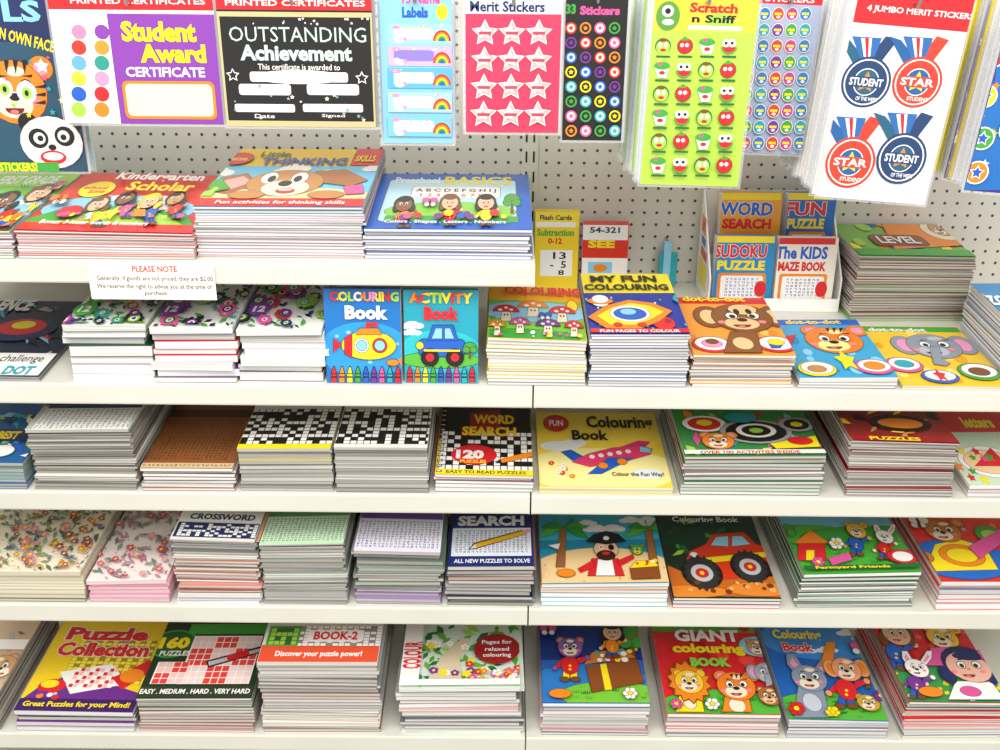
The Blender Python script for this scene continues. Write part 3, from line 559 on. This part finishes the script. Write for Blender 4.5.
DB=1.70; z2=ROW[2][0]
par=bpy.data.objects.new('counter_display_box',None); sc.collection.objects.link(par)
A=hity(708,308,DB); B=hity(836,308,DB); x0,x1=A.x-.004,B.x
zt=hity(770,198,1.80).z
g=Geo(); th=.0025
box(g,x0,x1,DB-.012,1.805,z2+.0006,z2+.003); box(g,x0,x1,1.803,1.806,z2+.003,zt+.012)
for xa in (x0,x1-th):
    zf=z2+.055
    b=[Vector((xa,DB-.012,z2+.003)),Vector((xa+th,DB-.012,z2+.003)),Vector((xa+th,1.803,z2+.003)),Vector((xa,1.803,z2+.003))]
    t=[Vector((xa,DB-.012,zf)),Vector((xa+th,DB-.012,zf)),Vector((xa+th,1.803,zt+.012)),Vector((xa,1.803,zt+.012))]; g.hexa(b,t,col('W'))
box(g,x0+th,x1-th,DB-.012,DB-.0095,z2+.003,z2+.022)
box(g,x0+th,x1-th,DB+.043,DB+.046,z2+.003,z2+.075)
s=Surf(g,Vector((x0-.0002,1.80,z2+.01)),Vector((0,-1,0)),Vector((0,0,1)),.1,.13,None)
for (u0,u1,v0,v1,c) in ((.01,.09,.01,.05,'Y'),(.02,.08,.055,.07,'R'),(.02,.06,.075,.088,'B'),(.01,.05,.092,.12,'O'),(.02,.04,.096,.112,'R')): s.add([(u0*.9,v0),(u1*.9,v0),(u1*.9,v1),(u0*.9,v1)],c)
g.make('tray',None,par)
def mini(name,xl,xr,yt,yb,D,cov,t1,t2,ca,cb,z0,gridc=None):
    def a(s):
        h=yb-yt; s.R(xl-5,yt-3,xr+5,yt+h*.1,cb); s.RR(xl+5,yt+h*.56,xr-5,yt+h*.97,'O',.1); s.RR(xl+8,yt+h*.6,xr-8,yt+h*.95,'W',.1); s.letters(xl+12,yt+h*.63,xr-12,yt+h*.92,8,6,'B'); s.E(xr-10,yt+h*.8,6,8,'R'); s.T(t1,xl+3,yt+h*.13,xr-3,yt+h*.33,ca,.04,out='W' if ca!='W' else 'K'); s.T(t2,xl+5,yt+h*.37,xr-5,yt+h*.52,'Y' if ca!='B' else 'R',.05)
    o=upright(name,2,xl,xr,yb,yt,.03,a,cov=cov,th=.0045,D=D,edge='W',n=5,z0=z0); o.parent=par
mini('word_search_book',717,776,193,262,DB+.05,'f2a02a','WORD','SEARCH','B','Y',z2+.004)
mini('puzzle_book',782,829,193,262,DB+.05,'1b6ac0','FUN','PUZZLE','R','Y',z2+.004)
mini('sudoku_book',712,770,236,302,DB-.004,'1b8ac6','SUDOKU','PUZZLE','R','Y',z2+.004)
mini('maze_book',773,831,238,302,DB-.004,'f6efe0','The KIDS','MAZE BOOK','B','R',z2+.004)
OUTL[0]=True
def a(s):
    s.scat(850,216,985,258,40,['O','G','LG','R','Y','B'],4,10); s.R(840,250,985,260,'G'); s.P([(880,222),(945,218),(968,246),(895,250)],'O'); s.RR(872,236,925,247,'8a4a2a'); s.E(940,232,17,9,'CR'); s.face(940,231,10,6,'TN'); s.T('LEVEL',878,238,918,245,'W',.03)
stack('puzzle_book_stack',2,858,976,257,a,yb=322,n=24,cov='7ab648',lines=('GY','BR','8a7f74'),pages=('c9c2b6','bdb5a8','d6d0c4'),L=.175,jit=1.4,yaw=.03)
# ======================= ROW 3
GP=('c2bfb6','b2aea4','d0cdc4')
def a(s): s.scat(-40,412,35,480,40,['T','B','LG','W','LB','N'],4,9,'L'); s.R(-40,430,30,442,'N'); s.T('BEST',-2,432,20,440,'Y',.05); s.E(0,452,14,6,'W')
stack('puzzle_book_stack',3,-80,22,462,a,n=8,cov='1b5f9a',lines=('T','GY'),pages=GP,L=.26)
def a(s): s.R(30,403,170,408,'N'); s.letters(40,409,150,428,22,11,'333333'); s.R(20,406,40,430,'b8b4a8')
stack('word_search_book_stack',3,25,128,429,a,n=24,cov='e6e6e0',lines=('GY','8a8a86','aaa090'),pages=GP,L=.26,jit=2)
def a(s): s.R(135,410,260,417,'5a2f16'); s.letters(152,420,236,460,22,16,'3a2010'); s.R(135,463,240,470,'e0c090'); s.letters(142,464,232,467,20,1,'K')
stack('word_search_book_stack',3,140,232,468,a,n=7,cov='94592f',lines=('BR','GY'),pages=WP,L=.26)
def a(s): s.R(225,404,355,448,'f3f3ee'); s.cross(240,409,337,444,15,11,p=.6); s.R(215,444,345,449,'Y')
stack('crossword_book_stack',3,237,330,448,a,n=12,cov='Y',lines=('GY','9a9a98'),pages=GP,L=.24)
def a(s): s.cross(334,409,434,444,15,11,p=.6); s.R(325,445,445,449,'e8e8e0')
stack('crossword_book_stack',3,334,427,447,a,n=12,cov='ecece6',lines=('GY','9a9a98'),pages=GP,L=.24)
def a(s):
    s.ol=False; s.R(430,408,545,440,'181820'); s.cross(440,432,534,470,14,9,'K','W',.5); s.R(444,414,480,430,'K'); s.P([(470,413),(500,410),(500,432),(470,432)],'DR'); s.T('WORD',474,415,514,424,'Y',.04,out='R'); s.T('SEARCH',462,427,516,436,'Y',.04,out='R'); s.E(474,455,23,10,'R'); s.T('120',456,450,484,459,'W',.06); s.T('PUZZLES',460,460,486,463,'Y',.03); s.R(430,470,545,476,'Y'); s.T('EASY TO READ PUZZLES',446,471,526,474,'K',.02)
    for k in range(16):
        v=s.h*(k+.5)/16; s.add([(0.001,v-.003),(.009,v-.003),(.009,v+.003),(.001,v+.003)],'K'); s.add([(0.002,v-.0012),(.0075,v-.0012),(.0075,v+.0015),(.002,v+.0015)],'W')
    s.P([(500,460),(538,451),(540,456),(502,464)],'O'); s.P([(500,460),(502,464),(495,464)],'K')
stack('spiral_word_search_book_stack',3,435,533,475,a,n=5,cov='d9c830',lines=('K','GY','R'),pages=WP,L=.25,jit=1.6)
def a(s):
    s.E(600,470,80,22,'fdf2a0',28,ol=False); s.E(560,446,20,5,'e9f2f2',ol=False); s.E(575,443,12,4,'e9f2f2',ol=False); s.E(648,474,16,5,'e9f2f2',ol=False)
    s.P([(606,452),(638,441),(650,442),(636,456)],'e0307a'); s.P([(574,462),(561,452),(571,450),(586,458)],'B'); s.P([(572,462),(588,454),(612,448),(640,446),(652,449),(650,455),(625,462),(590,467)],'e83a6a'); s.P([(608,458),(588,474),(602,474),(634,458)],'B'); s.P([(640,447),(651,449),(651,453),(640,452)],'LB')
    for k in range(5): s.E(592+k*9,457-k*1.3,3,2,'W',8,ol=False)
    s.E(603,466,5,3,'O'); s.E(622,462,5,3,'O'); s.scat(545,462,575,485,7,['R','W','O'],2,4,'F'); s.T('Colour the Fun Way!',612,473,664,478,'K',.01)
    s.T('Colouring',586,417,652,430,'K',.035); s.T('Book',572,431,608,441,'K',.035); s.E(556,424,12,8,'R'); s.T('FUN',549,421,563,427,'W',.04)
stack('coloring_book_stack',3,540,673,487,a,n=4,cov='f9dc4a',lines=('Y','GY'),pages=WP,ybk=413,jit=.6)
def a(s):
    s.R(670,412,850,424,'2a9a3a'); s.scat(680,413,830,452,50,['G','T','O','R','LB','Y','P','LG'],4,11,'L'); s.E(704,425,22,8,'W'); s.E(704,425,16,6,'R'); s.E(704,424,8,3,'Y'); s.E(756,433,36,12,'GY'); s.E(756,433,30,10,'K'); s.E(756,432,20,7,'W'); s.E(756,432,14,5,'K'); s.E(756,432,7,2.5,'LG'); s.E(796,426,18,7,'GY'); s.E(796,426,12,5,'K'); s.E(796,426,6,2.4,'Y'); s.face(718,443,16,8,'O'); s.P([(770,446),(815,438),(820,449),(776,451)],'Y'); s.E(800,443,12,4,'R'); s.E(740,420,16,5,'T'); s.R(675,452,840,458,'f0efe8'); s.T('OVER 100 ACTIVITIES INSIDE',700,453,800,456,'R',.03)
stack('activity_book_stack',3,685,826,456,a,n=12,cov='3a8a4a',lines=('DG','GY','GY','R','GY'),pages=('ebe8e2','d8d8d0'),L=.24,jit=2)
def a(s): s.scat(825,410,970,442,26,['R','DR','O','K','Y','TN'],4,11,'L'); s.E(900,424,30,8,'K'); s.E(900,424,22,5,'O'); s.R(830,437,965,444,'DR'); s.T('PUZZLES',870,437.5,920,441,'Y',.04)
stack('puzzle_book_stack',3,852,960,442,a,n=26,cov='8a2420',lines=('b09a94','GY','GY','a89a94','DR'),pages=('d6d1c7','e6e2d9','c9c4ba'),L=.25,jit=1.6,lean=-.004)
def a(s): s.R(930,410,1080,432,'R'); s.T('letters',962,417,992,428,'Y',.05); s.E(990,462,30,16,'W'); s.E(990,462,25,12,'f6d0a0'); s.P([(975,466),(990,448),(1008,466)],'R'); s.scat(955,436,1000,482,9,['O','Y','R','P','G'],3,6,'S')
stack('coloring_book_stack',3,970,1070,485,a,n=3,cov='cfe3c9',lines=('R','GY'),pages=WP,L=.26)
# ======================= ROW 4
def floral(s,x0,x1,n,cs,fs):
    s.ol=False; s.scat(x0,510,x1,585,n,cs,3,6.5,'L',.8); s.scat(x0,510,x1,585,n//3,fs,3,5,'F',.75); s.scat(x0,510,x1,585,n//2,fs+cs,.9,1.8)
stack('floral_notebook_stack',4,-60,80,571,lambda s:floral(s,-10,110,190,['5f7a48','8fa07a','4a6a5a','a0954a','7a8a9a'],['c9604a','d9902a','d98a8a','8a4a5a']),n=7,cov='f2ead2',lines=('8a9a6a','d9cfb4','8fa07a'),pages=('f0e8d4','e6dcc4'),L=.24,spine='d9cfb4')
stack('floral_notebook_stack',4,86,166,580,lambda s:floral(s,80,190,130,['b09aa4','8fa07a','c08a96','7a8a7a'],['d86a86','c9506a','e0a0b0']),n=6,cov='f6ebe6',lines=('f0b0c0','d98a9a'),pages=('f8e2e8','f3cfd8'),L=.24,spine='PK')
def a(s): s.R(160,510,280,540,'e6e4da'); s.R(180,513,268,522,'W'); s.T('CROSSWORD',190,514,256,520,'N',.04); s.R(175,523,266,538,'N'); s.cross(178,524,262,537,18,6,'N','W',.6)
stack('crossword_book_stack',4,170,254,540,a,n=30,cov='e8e6dc',lines=('GY','d88a80','8a9ac0','9a9a98','e0a070','GY'),pages=('e6e2da','d4d0c6','f0ede8'),L=.24,jit=2)
def a(s): s.R(255,510,370,516,'5a9a5a'); s.letters(265,518,352,541,22,11,'2a5a3a')
stack('word_search_book_stack',4,259,343,544,a,n=28,cov='c9e6c4',lines=('9a9a98','bcd0b8','GY'),pages=GP,L=.24,jit=1.8)
def a(s): s.R(350,510,460,519,'6a4a9a'); s.letters(358,521,440,548,20,11,'3a2a5a')
stack('word_search_book_stack',4,354,440,551,a,n=18,cov='e6e2f0',lines=('9a9a98','9a80b0','GY','8aa890'),pages=GP,L=.24,jit=2.4)
def a(s): s.ol=False; s.R(452,528,531,556,'e8eef6'); s.letters(455,530,528,553,18,10,'333366'); s.P([(468,550),(474,543),(522,530),(527,534),(476,549)],'K'); s.P([(470,549),(475,544),(522,531),(526,534),(476,548)],'f4b81e'); s.P([(522,531),(526,534),(531,531),(528,529)],'PK'); s.P([(470,549),(475,544),(477,548)],'CR'); s.T('SEARCH',458,516,524,526,'W',.05); s.T('ALL NEW PUZZLES TO SOLVE',454,559,530,563,'W',.02)
stack('word_search_book_stack',4,448,534,566,a,n=12,cov='1c2a6e',lines=('N','GY','GY','d88a80'),pages=GP,L=.25,jit=2.2)
def a(s):
    s.R(530,512,700,542,'3ab4d0'); s.scat(540,518,670,530,6,['W'],6,9,'C',.6); s.R(530,540,700,548,'1b86a8'); s.E(604,574,76,26,'f2cf96',30); s.scat(545,560,665,582,20,['e0b070','fff0c8'],1,2)
    s.P([(556,568),(560,528),(566,528),(565,568)],'9a6234')
    for q,(dx,dy) in enumerate(((-26,10),(-22,-1),(-8,-8),(12,-8),(24,0),(26,11))): s.P([(563,529),(563+dx*.6,526+dy*.4-3),(563+dx,529+dy),(563+dx*.5,530+dy*.6)],'2f9a3a' if q%2 else '57b83a')
    s.P([(650,566),(645,530),(651,530),(658,566)],'9a6234')
    for q,(dx,dy) in enumerate(((-24,9),(-20,-2),(-4,-8),(12,-7),(20,2))): s.P([(648,530),(648+dx*.6,527+dy*.4-3),(648+dx,530+dy),(648+dx*.5,531+dy*.6)],'2f9a3a' if q%2 else '57b83a')
    s.P([(588,577),(592,560),(618,560),(624,577)],'R'); s.P([(596,577),(598,561),(612,561),(615,577)],'W'); s.P([(592,562),(578,570),(581,574),(596,568)],'R'); s.P([(618,562),(632,556),(634,560),(620,568)],'R')
    s.E(606,551,12,9,'SK'); s.E(606,557,9,5,'3a2010'); s.E(606,555,4,1.6,'R',ol=False); s.E(601,549,2,2,'W',ol=False);s.E(601,549,1,1,'K',ol=False); s.E(611,549,3,3,'K',ol=False); s.P([(586,543),(594,536),(606,533),(618,536),(626,543),(606,546)],'K'); s.E(606,540,3,2,'W',ol=False)
    s.P([(630,570),(658,568),(660,580),(632,581)],'8a4a1e'); s.P([(630,570),(636,563),(654,562),(658,568)],'Y'); s.scat(634,562,656,568,8,['Y','W','R'],1.5,2.5); s.E(566,575,9,4,'O'); s.face(637,552,6,5,'G','round','Y','R'); s.P([(548,548),(560,546),(558,552)],'W')
stack('coloring_book_stack',4,542,669,583,a,n=6,cov='2596b4',lines=('GY','GY','T','O'),pages=WP,L=.25)
def a(s):
    s.R(655,512,800,545,'12402a'); s.scat(665,522,785,556,26,['G','LG','DG','2a6a3a'],4,9,'L'); s.P([(660,596),(668,566),(700,580),(782,570),(790,598)],'c96a20',ol=False); s.E(690,592,40,6,'e88a30'); s.E(760,590,34,7,'e88a30')
    s.E(766,566,11,11,'K'); s.P([(684,566),(690,552),(706,545),(712,535),(744,533),(756,545),(772,549),(778,562),(768,576),(700,582)],'e03a18'); s.P([(711,546),(716,538),(728,537),(728,547)],'9adcf0'); s.P([(732,547),(732,537),(742,537),(750,545)],'9adcf0'); s.P([(690,560),(772,552),(774,557),(688,566)],'Y'); s.E(694,556,4,3,'W')
    for x,y,r in ((702,574,20),(750,568,19)): s.E(x,y,r,r*.78,'K',24); s.star(x,y,r*.95,'303030',16,.8); s.E(x,y,r*.55,r*.43,'c8c8c8'); s.E(x,y,r*.3,r*.22,'R'); s.E(x,y,r*.12,r*.1,'Y',8,ol=False)
    s.T('Colouring Book',672,518,738,524,'W',.03); s.scat(670,584,780,594,12,['7a3a10','f0b060'],2,4)
stack('coloring_book_stack',4,674,781,598,a,n=3,cov='1a3020',lines=('K','R'),pages=WP,L=.25,jit=.4)
def a(s):
    s.R(740,512,940,530,'7ac8e8'); s.E(800,534,50,9,'57b83a',24); s.E(870,536,70,10,'3fa63a',26); s.R(780,544,940,575,'4ab03a'); s.scat(790,540,915,570,24,['2f8a2f','8ad04a'],3,5,'G'); s.P([(798,562),(798,544),(824,544),(826,562)],'R'); s.P([(794,545),(810,532),(830,545)],'O'); s.P([(806,562),(806,552),(814,552),(814,562)],'Y')
    s.critter(856,533,9,'f0c030','1b5fc4','round','CR','O'); s.critter(884,540,8,'f4f0ea','R','long','W','PK'); s.E(902,560,15,7,'R'); s.E(902,560,10,5,'W'); s.P([(828,562),(848,556),(852,563),(832,569)],'P'); s.flower(836,547,7,'W'); s.flower(818,566,6,'P'); s.tree(786,548,20); s.T('Colouring Book',850,517,912,522,'R',.04); s.R(795,569,930,577,'DG'); s.T('Farmyard Friends',815,570,890,573.5,'Y',.03)
stack('coloring_book_stack',4,802,920,574,a,n=13,cov='2c9a3c',lines=('GY','DG','GY','9ab89a'),pages=WP,L=.25,jit=2,yaw=.03,lean=.004)
def a(s):
    s.R(885,512,1080,534,'e83a2a'); s.scat(900,516,1030,580,22,['Y','LB','W','O'],2,4,'S'); s.E(960,560,50,20,'1b6ac8',28); s.P([(925,572),(935,545),(960,540),(985,548),(998,570)],'Y'); s.E(962,556,22,11,'O'); s.E(962,556,15,7,'Y'); s.face(943,532,17,11,'c9782a','round','CR','O'); s.E(990,536,14,9,'G'); s.E(990,536,9,5,'LG'); s.P([(968,548),(1000,530),(1008,540),(980,560)],'P'); s.E(922,558,11,6,'c9782a'); s.flower(930,576,8,'W'); s.bfly(918,524,9,'W')
stack('coloring_book_stack',4,940,1060,582,a,n=6,cov='d8302a',lines=('GY','8a9ac0','R'),pages=WP,L=.25,yaw=.02)
# ======================= ROW 5
def a(s): s.scat(-80,628,40,690,40,['TN','BR','O','CR','GY'],4,9,'L'); s.R(-80,640,30,650,'W'); s.face(0,668,16,12,'TN')
stack('puzzle_book_stack',5,-110,-6,700,a,n=7,cov='c9b090',lines=('GY','BR'),pages=GP,L=.26)
def a(s):
    s.ol=False; s.R(40,620,180,700,'f4d21e'); s.cross(70,640,160,684,16,14,'a88a10','fbe84a',.1); s.P([(40,686),(76,672),(150,697),(146,715),(0,715)],'6a2a8a'); s.P([(150,697),(168,650),(175,650),(160,715)],'6a2a8a'); s.R(0,699,150,715,'3a1460'); s.P([(60,672),(112,664),(128,684),(70,694)],'W'); s.cells(72,668,116,688,9,5,lambda i,j:['R','f8c0b8','W'][(i+j*2)%3],.08); s.P([(112,678),(150,660),(158,668),(122,690)],'d81e28'); s.E(132,676,12,7,'O'); s.E(52,686,14,7,'R'); s.E(50,684,9,4,'Y'); s.scat(36,690,60,698,8,['R','O','V','W','LB'],2,4); s.T('Puzzle',68,628,150,641,'R',.05,out='W'); s.T('Collection',58,643,150,657,'R',.05,out='W'); s.T('Great Puzzles for your Mind!',22,702,130,709,'Y',.03)
stack('puzzle_book_stack',5,14,132,711,a,n=5,cov='6a2a8a',lines=('V','GY','K'),pages=WP,L=.25,jit=1.3)
def a(s):
    s.ol=False; s.R(130,624,280,690,'14301a'); s.R(190,624,280,634,'G'); s.E(173,644,24,14,'G'); s.E(173,644,22,12.5,'1a5a24')
    s.R(186,636,256,684,'W'); s.cells(187,637,255,684,9,8,lambda i,j:'e8403a' if (i//3+j//3)%2 else 'f6d9d4',.06); s.R(154,662,186,684,'W'); s.cells(155,662,186,684,4,4,lambda i,j:'e8403a' if (i//2+j//2)%2==0 else 'f6c9c4',.06)
    s.P([(206,661),(262,646),(264,652),(208,668)],'K'); s.P([(208,662),(262,648),(263,651),(209,666)],'c8c8c8'); s.P([(226,656),(248,650),(250,655),(228,661)],'R'); s.R(130,686,262,699,'2a3a24'); s.T('EASY . MEDIUM . HARD . VERY HARD',140,689,250,694,'W',.03); s.T('160',160,637,190,649,'Y',.06); s.T('PUZZLES',160,651,190,656,'W',.03)
stack('sudoku_book_stack',5,136,251,698,a,n=13,cov='1a2414',lines=('DG','GY','d88a80','GY'),pages=('e6e2da','d6d2c8'),L=.25,jit=1.3)
def a(s): s.ol=False; s.R(245,645,400,665,'e0502e'); s.R(245,620,400,632,'d8d6ce'); s.cross(268,626,388,646,20,7,'8a8a86','W',.4); s.R(268,626,300,646,'G'); s.cross(270,628,298,645,5,4,'DG','LG'); s.RR(308,630,364,642,'W',.2); s.T('BOOK-2',314,631.5,358,640,'R',.04); s.T('Discover your puzzle power!',275,651,362,658,'W',.03)
stack('puzzle_book_stack',5,257,377,662,a,n=24,cov='e8e6da',lines=('GY','d8a098','9a9a98','GY'),pages=('e2ded6','d0ccc2','eeeae2'),L=.25,jit=1.8)
def a(s):
    s.ol=False; s.scat(415,626,525,686,90,['DG','G','LG','2a7a4a','6aa83a'],4,9,'L'); s.P([(425,686),(440,660),(462,640),(470,640),(460,662),(462,686)],'d8c8a8'); s.scat(420,645,478,684,14,['R','P','W','Y','V'],3,6,'F'); s.scat(478,668,524,684,16,['R','P','W','O'],3,5,'F'); s.R(380,622,421,700,'W'); s.T('COLOUR',392,652,434,664,'R',.04,rot=1.57); s.R(398,682,525,690,'W'); s.E(497,652,23,15,'DR',24); s.T('Pages for',482,643,512,648,'W',.02); s.T('relaxed',485,650,509,654,'W',.02); s.T('colouring',483,656,511,661,'W',.02)
stack('adult_coloring_book_stack',5,399,520,688,a,n=14,cov='d5e6d5',lines=('GY','d8a098','9a9a98'),pages=WP,L=.25,jit=2.6,lean=-.004)
def a(s):
    s.R(530,624,660,660,'16327a'); s.scat(540,628,650,650,16,['Y','W'],1.4,3,'S'); s.E(590,690,70,26,'2a7ac8',28); s.E(612,696,52,14,'7ac83a',24); s.scat(556,686,648,702,16,['DG','57b83a'],3,5,'G'); s.tree(632,662,34,'3fa63a')
    s.P([(586,668),(636,660),(644,684),(592,694)],'8a4a1e'); s.P([(584,666),(592,654),(622,650),(636,659)],'c9782a'); s.P([(600,666),(606,665),(612,691),(605,692)],'Y'); s.scat(592,652,630,662,14,['Y','R','W','T'],2,4); s.critter(570,650,12,'8a5aa0','R','round','CR','O','Y'); s.critter(612,636,9,'SK','O','hair','SK','K'); s.E(560,697,11,4.5,'O'); s.flower(630,697,7,'W'); s.bfly(548,634,8,'P')
stack('coloring_book_stack',5,543,650,703,a,n=10,cov='2a5fb4',lines=('GY','d8a0a8','GY'),pages=WP,L=.25,jit=1.6)
def a(s):
    s.R(640,620,800,632,'57b83a'); s.scat(650,626,790,670,14,['f04a40','b8141c'],4,7); s.E(725,712,70,22,'57b83a',28); s.scat(672,700,782,716,18,['DG','2f8a2f'],3,5,'G'); s.E(757,648,18,10,'LB'); s.face(757,649,10,8,'TN')
    s.P([(676,714),(680,694),(700,694),(704,714)],'Y'); s.E(690,705,6,6,'CR'); s.face(689,684,14,11.5,'f6c832','mane','CR','O'); s.P([(722,716),(725,698),(748,698),(752,716)],'O'); s.E(737,708,8,7,'CR'); s.face(736,689,19,14,'f0801e','round','CR','PK')
    for k in (-1,0,1): s.P([(736+k*5-1.5,677),(736+k*5+1.5,677),(736+k*4,682)],'K',ol=False)
    s.face(767,676,13,10,'9aa2ae','flop','b8bfca','PK'); s.P([(764,677),(770,677),(772,688),(766,690)],'9aa2ae'); s.face(769,700,11,9,'a86a34','round','f0c890','f0c890'); s.flower(712,708,7,'W'); s.flower(676,708,6,'P')
    s.T('GIANT',674,634,738,646,'W',.04); s.T('colouring',672,648,744,660,'Y',.05); s.T('BOOK',690,662,730,671,'7fd84a',.06)
stack('giant_coloring_book_stack',5,668,781,714,a,n=7,cov='e0242a',lines=('GY','d8a098','GY'),pages=WP,L=.25,jit=1.2)
def a(s):
    s.E(820,640,60,20,'3a90dc',28,ol=False); s.scat(790,632,870,652,4,['W'],6,10,'C',.6); s.E(836,714,66,22,'57b83a',28); s.scat(785,698,885,720,18,['DG','2f8a2f'],3,5,'G'); s.tree(868,690,30)
    s.P([(794,719),(798,688),(822,688),(830,719)],'8a96aa'); s.E(812,704,9,9,'c8d0dc'); s.face(809,680,17,13,'8a96aa','long','CR','PK'); s.P([(820,668),(826,644),(835,644),(832,668)],'O'); s.critter(846,672,14,'f0a070','R','flop','CR','O'); s.face(868,706,11,8,'c9a030','round','CR','O'); s.flower(796,712,8,'R'); s.flower(832,716,7,'Y'); s.bfly(860,652,10,'P'); s.flower(880,700,7,'V')
    s.T('Colouring',772,634,820,644,'Y',.04); s.T('Book',782,647,812,656,'R',.04,out='W')
stack('coloring_book_stack',5,789,889,720,a,n=6,cov='1b63b8',lines=('GY','8a9ac0'),pages=WP,L=.25,jit=1)
def a(s):
    s.R(850,620,1020,642,'e83030'); s.scat(880,630,1000,700,20,['f86a50','b8141c'],3,6); s.E(940,690,70,26,'3a9a50',28); s.scat(890,672,1000,700,20,['Y','W','LG'],2,4,'F'); s.critter(896,636,13,'SK','B','hair','SK','BR'); s.face(942,640,15,11,'f6c832','round','CR','O'); s.P([(930,650),(955,650),(962,668),(926,668)],'P'); s.P([(948,702),(955,684),(990,684),(1004,702)],'W'); s.E(970,694,10,5,'P'); s.face(968,670,21,15,'f0b8a4','hair','SK','1c2a5e'); s.flower(986,656,9,'P'); s.critter(916,672,11,'W','V','long','W','PK'); s.E(994,648,14,8,'LB'); s.E(930,696,12,5,'O')
stack('coloring_book_stack',5,908,1008,703,a,n=16,cov='d8242c',lines=('GY','d8a098','9ab89a','GY'),pages=WP,L=.25,jit=2,yaw=.02)
# ---------------------------------------------------------------- lights
w=bpy.data.worlds.new('world'); sc.world=w; w.use_nodes=True; w.node_tree.nodes['Background'].inputs[0].default_value=(1,.975,.945,1); w.node_tree.nodes['Background'].inputs[1].default_value=.82
def area(name,x,y,z,sx,sy,e,tgt):
    l=bpy.data.lights.new(name,'AREA'); l.shape='RECTANGLE'; l.size=sx; l.size_y=sy; l.energy=e; l.color=(1,.98,.95)
    o=bpy.data.objects.new(name,l); sc.collection.objects.link(o); o.location=(x,y,z); o.rotation_euler=(Vector(tgt)-Vector((x,y,z))).to_track_quat('-Z','Y').to_euler()
area('ceiling_light_tube',-.6,.2,2.9,2.6,.5,48,(-.2,1.3,1.0)); area('ceiling_light_tube',.9,-.9,2.9,2.6,.5,48,(.2,1.3,.9))
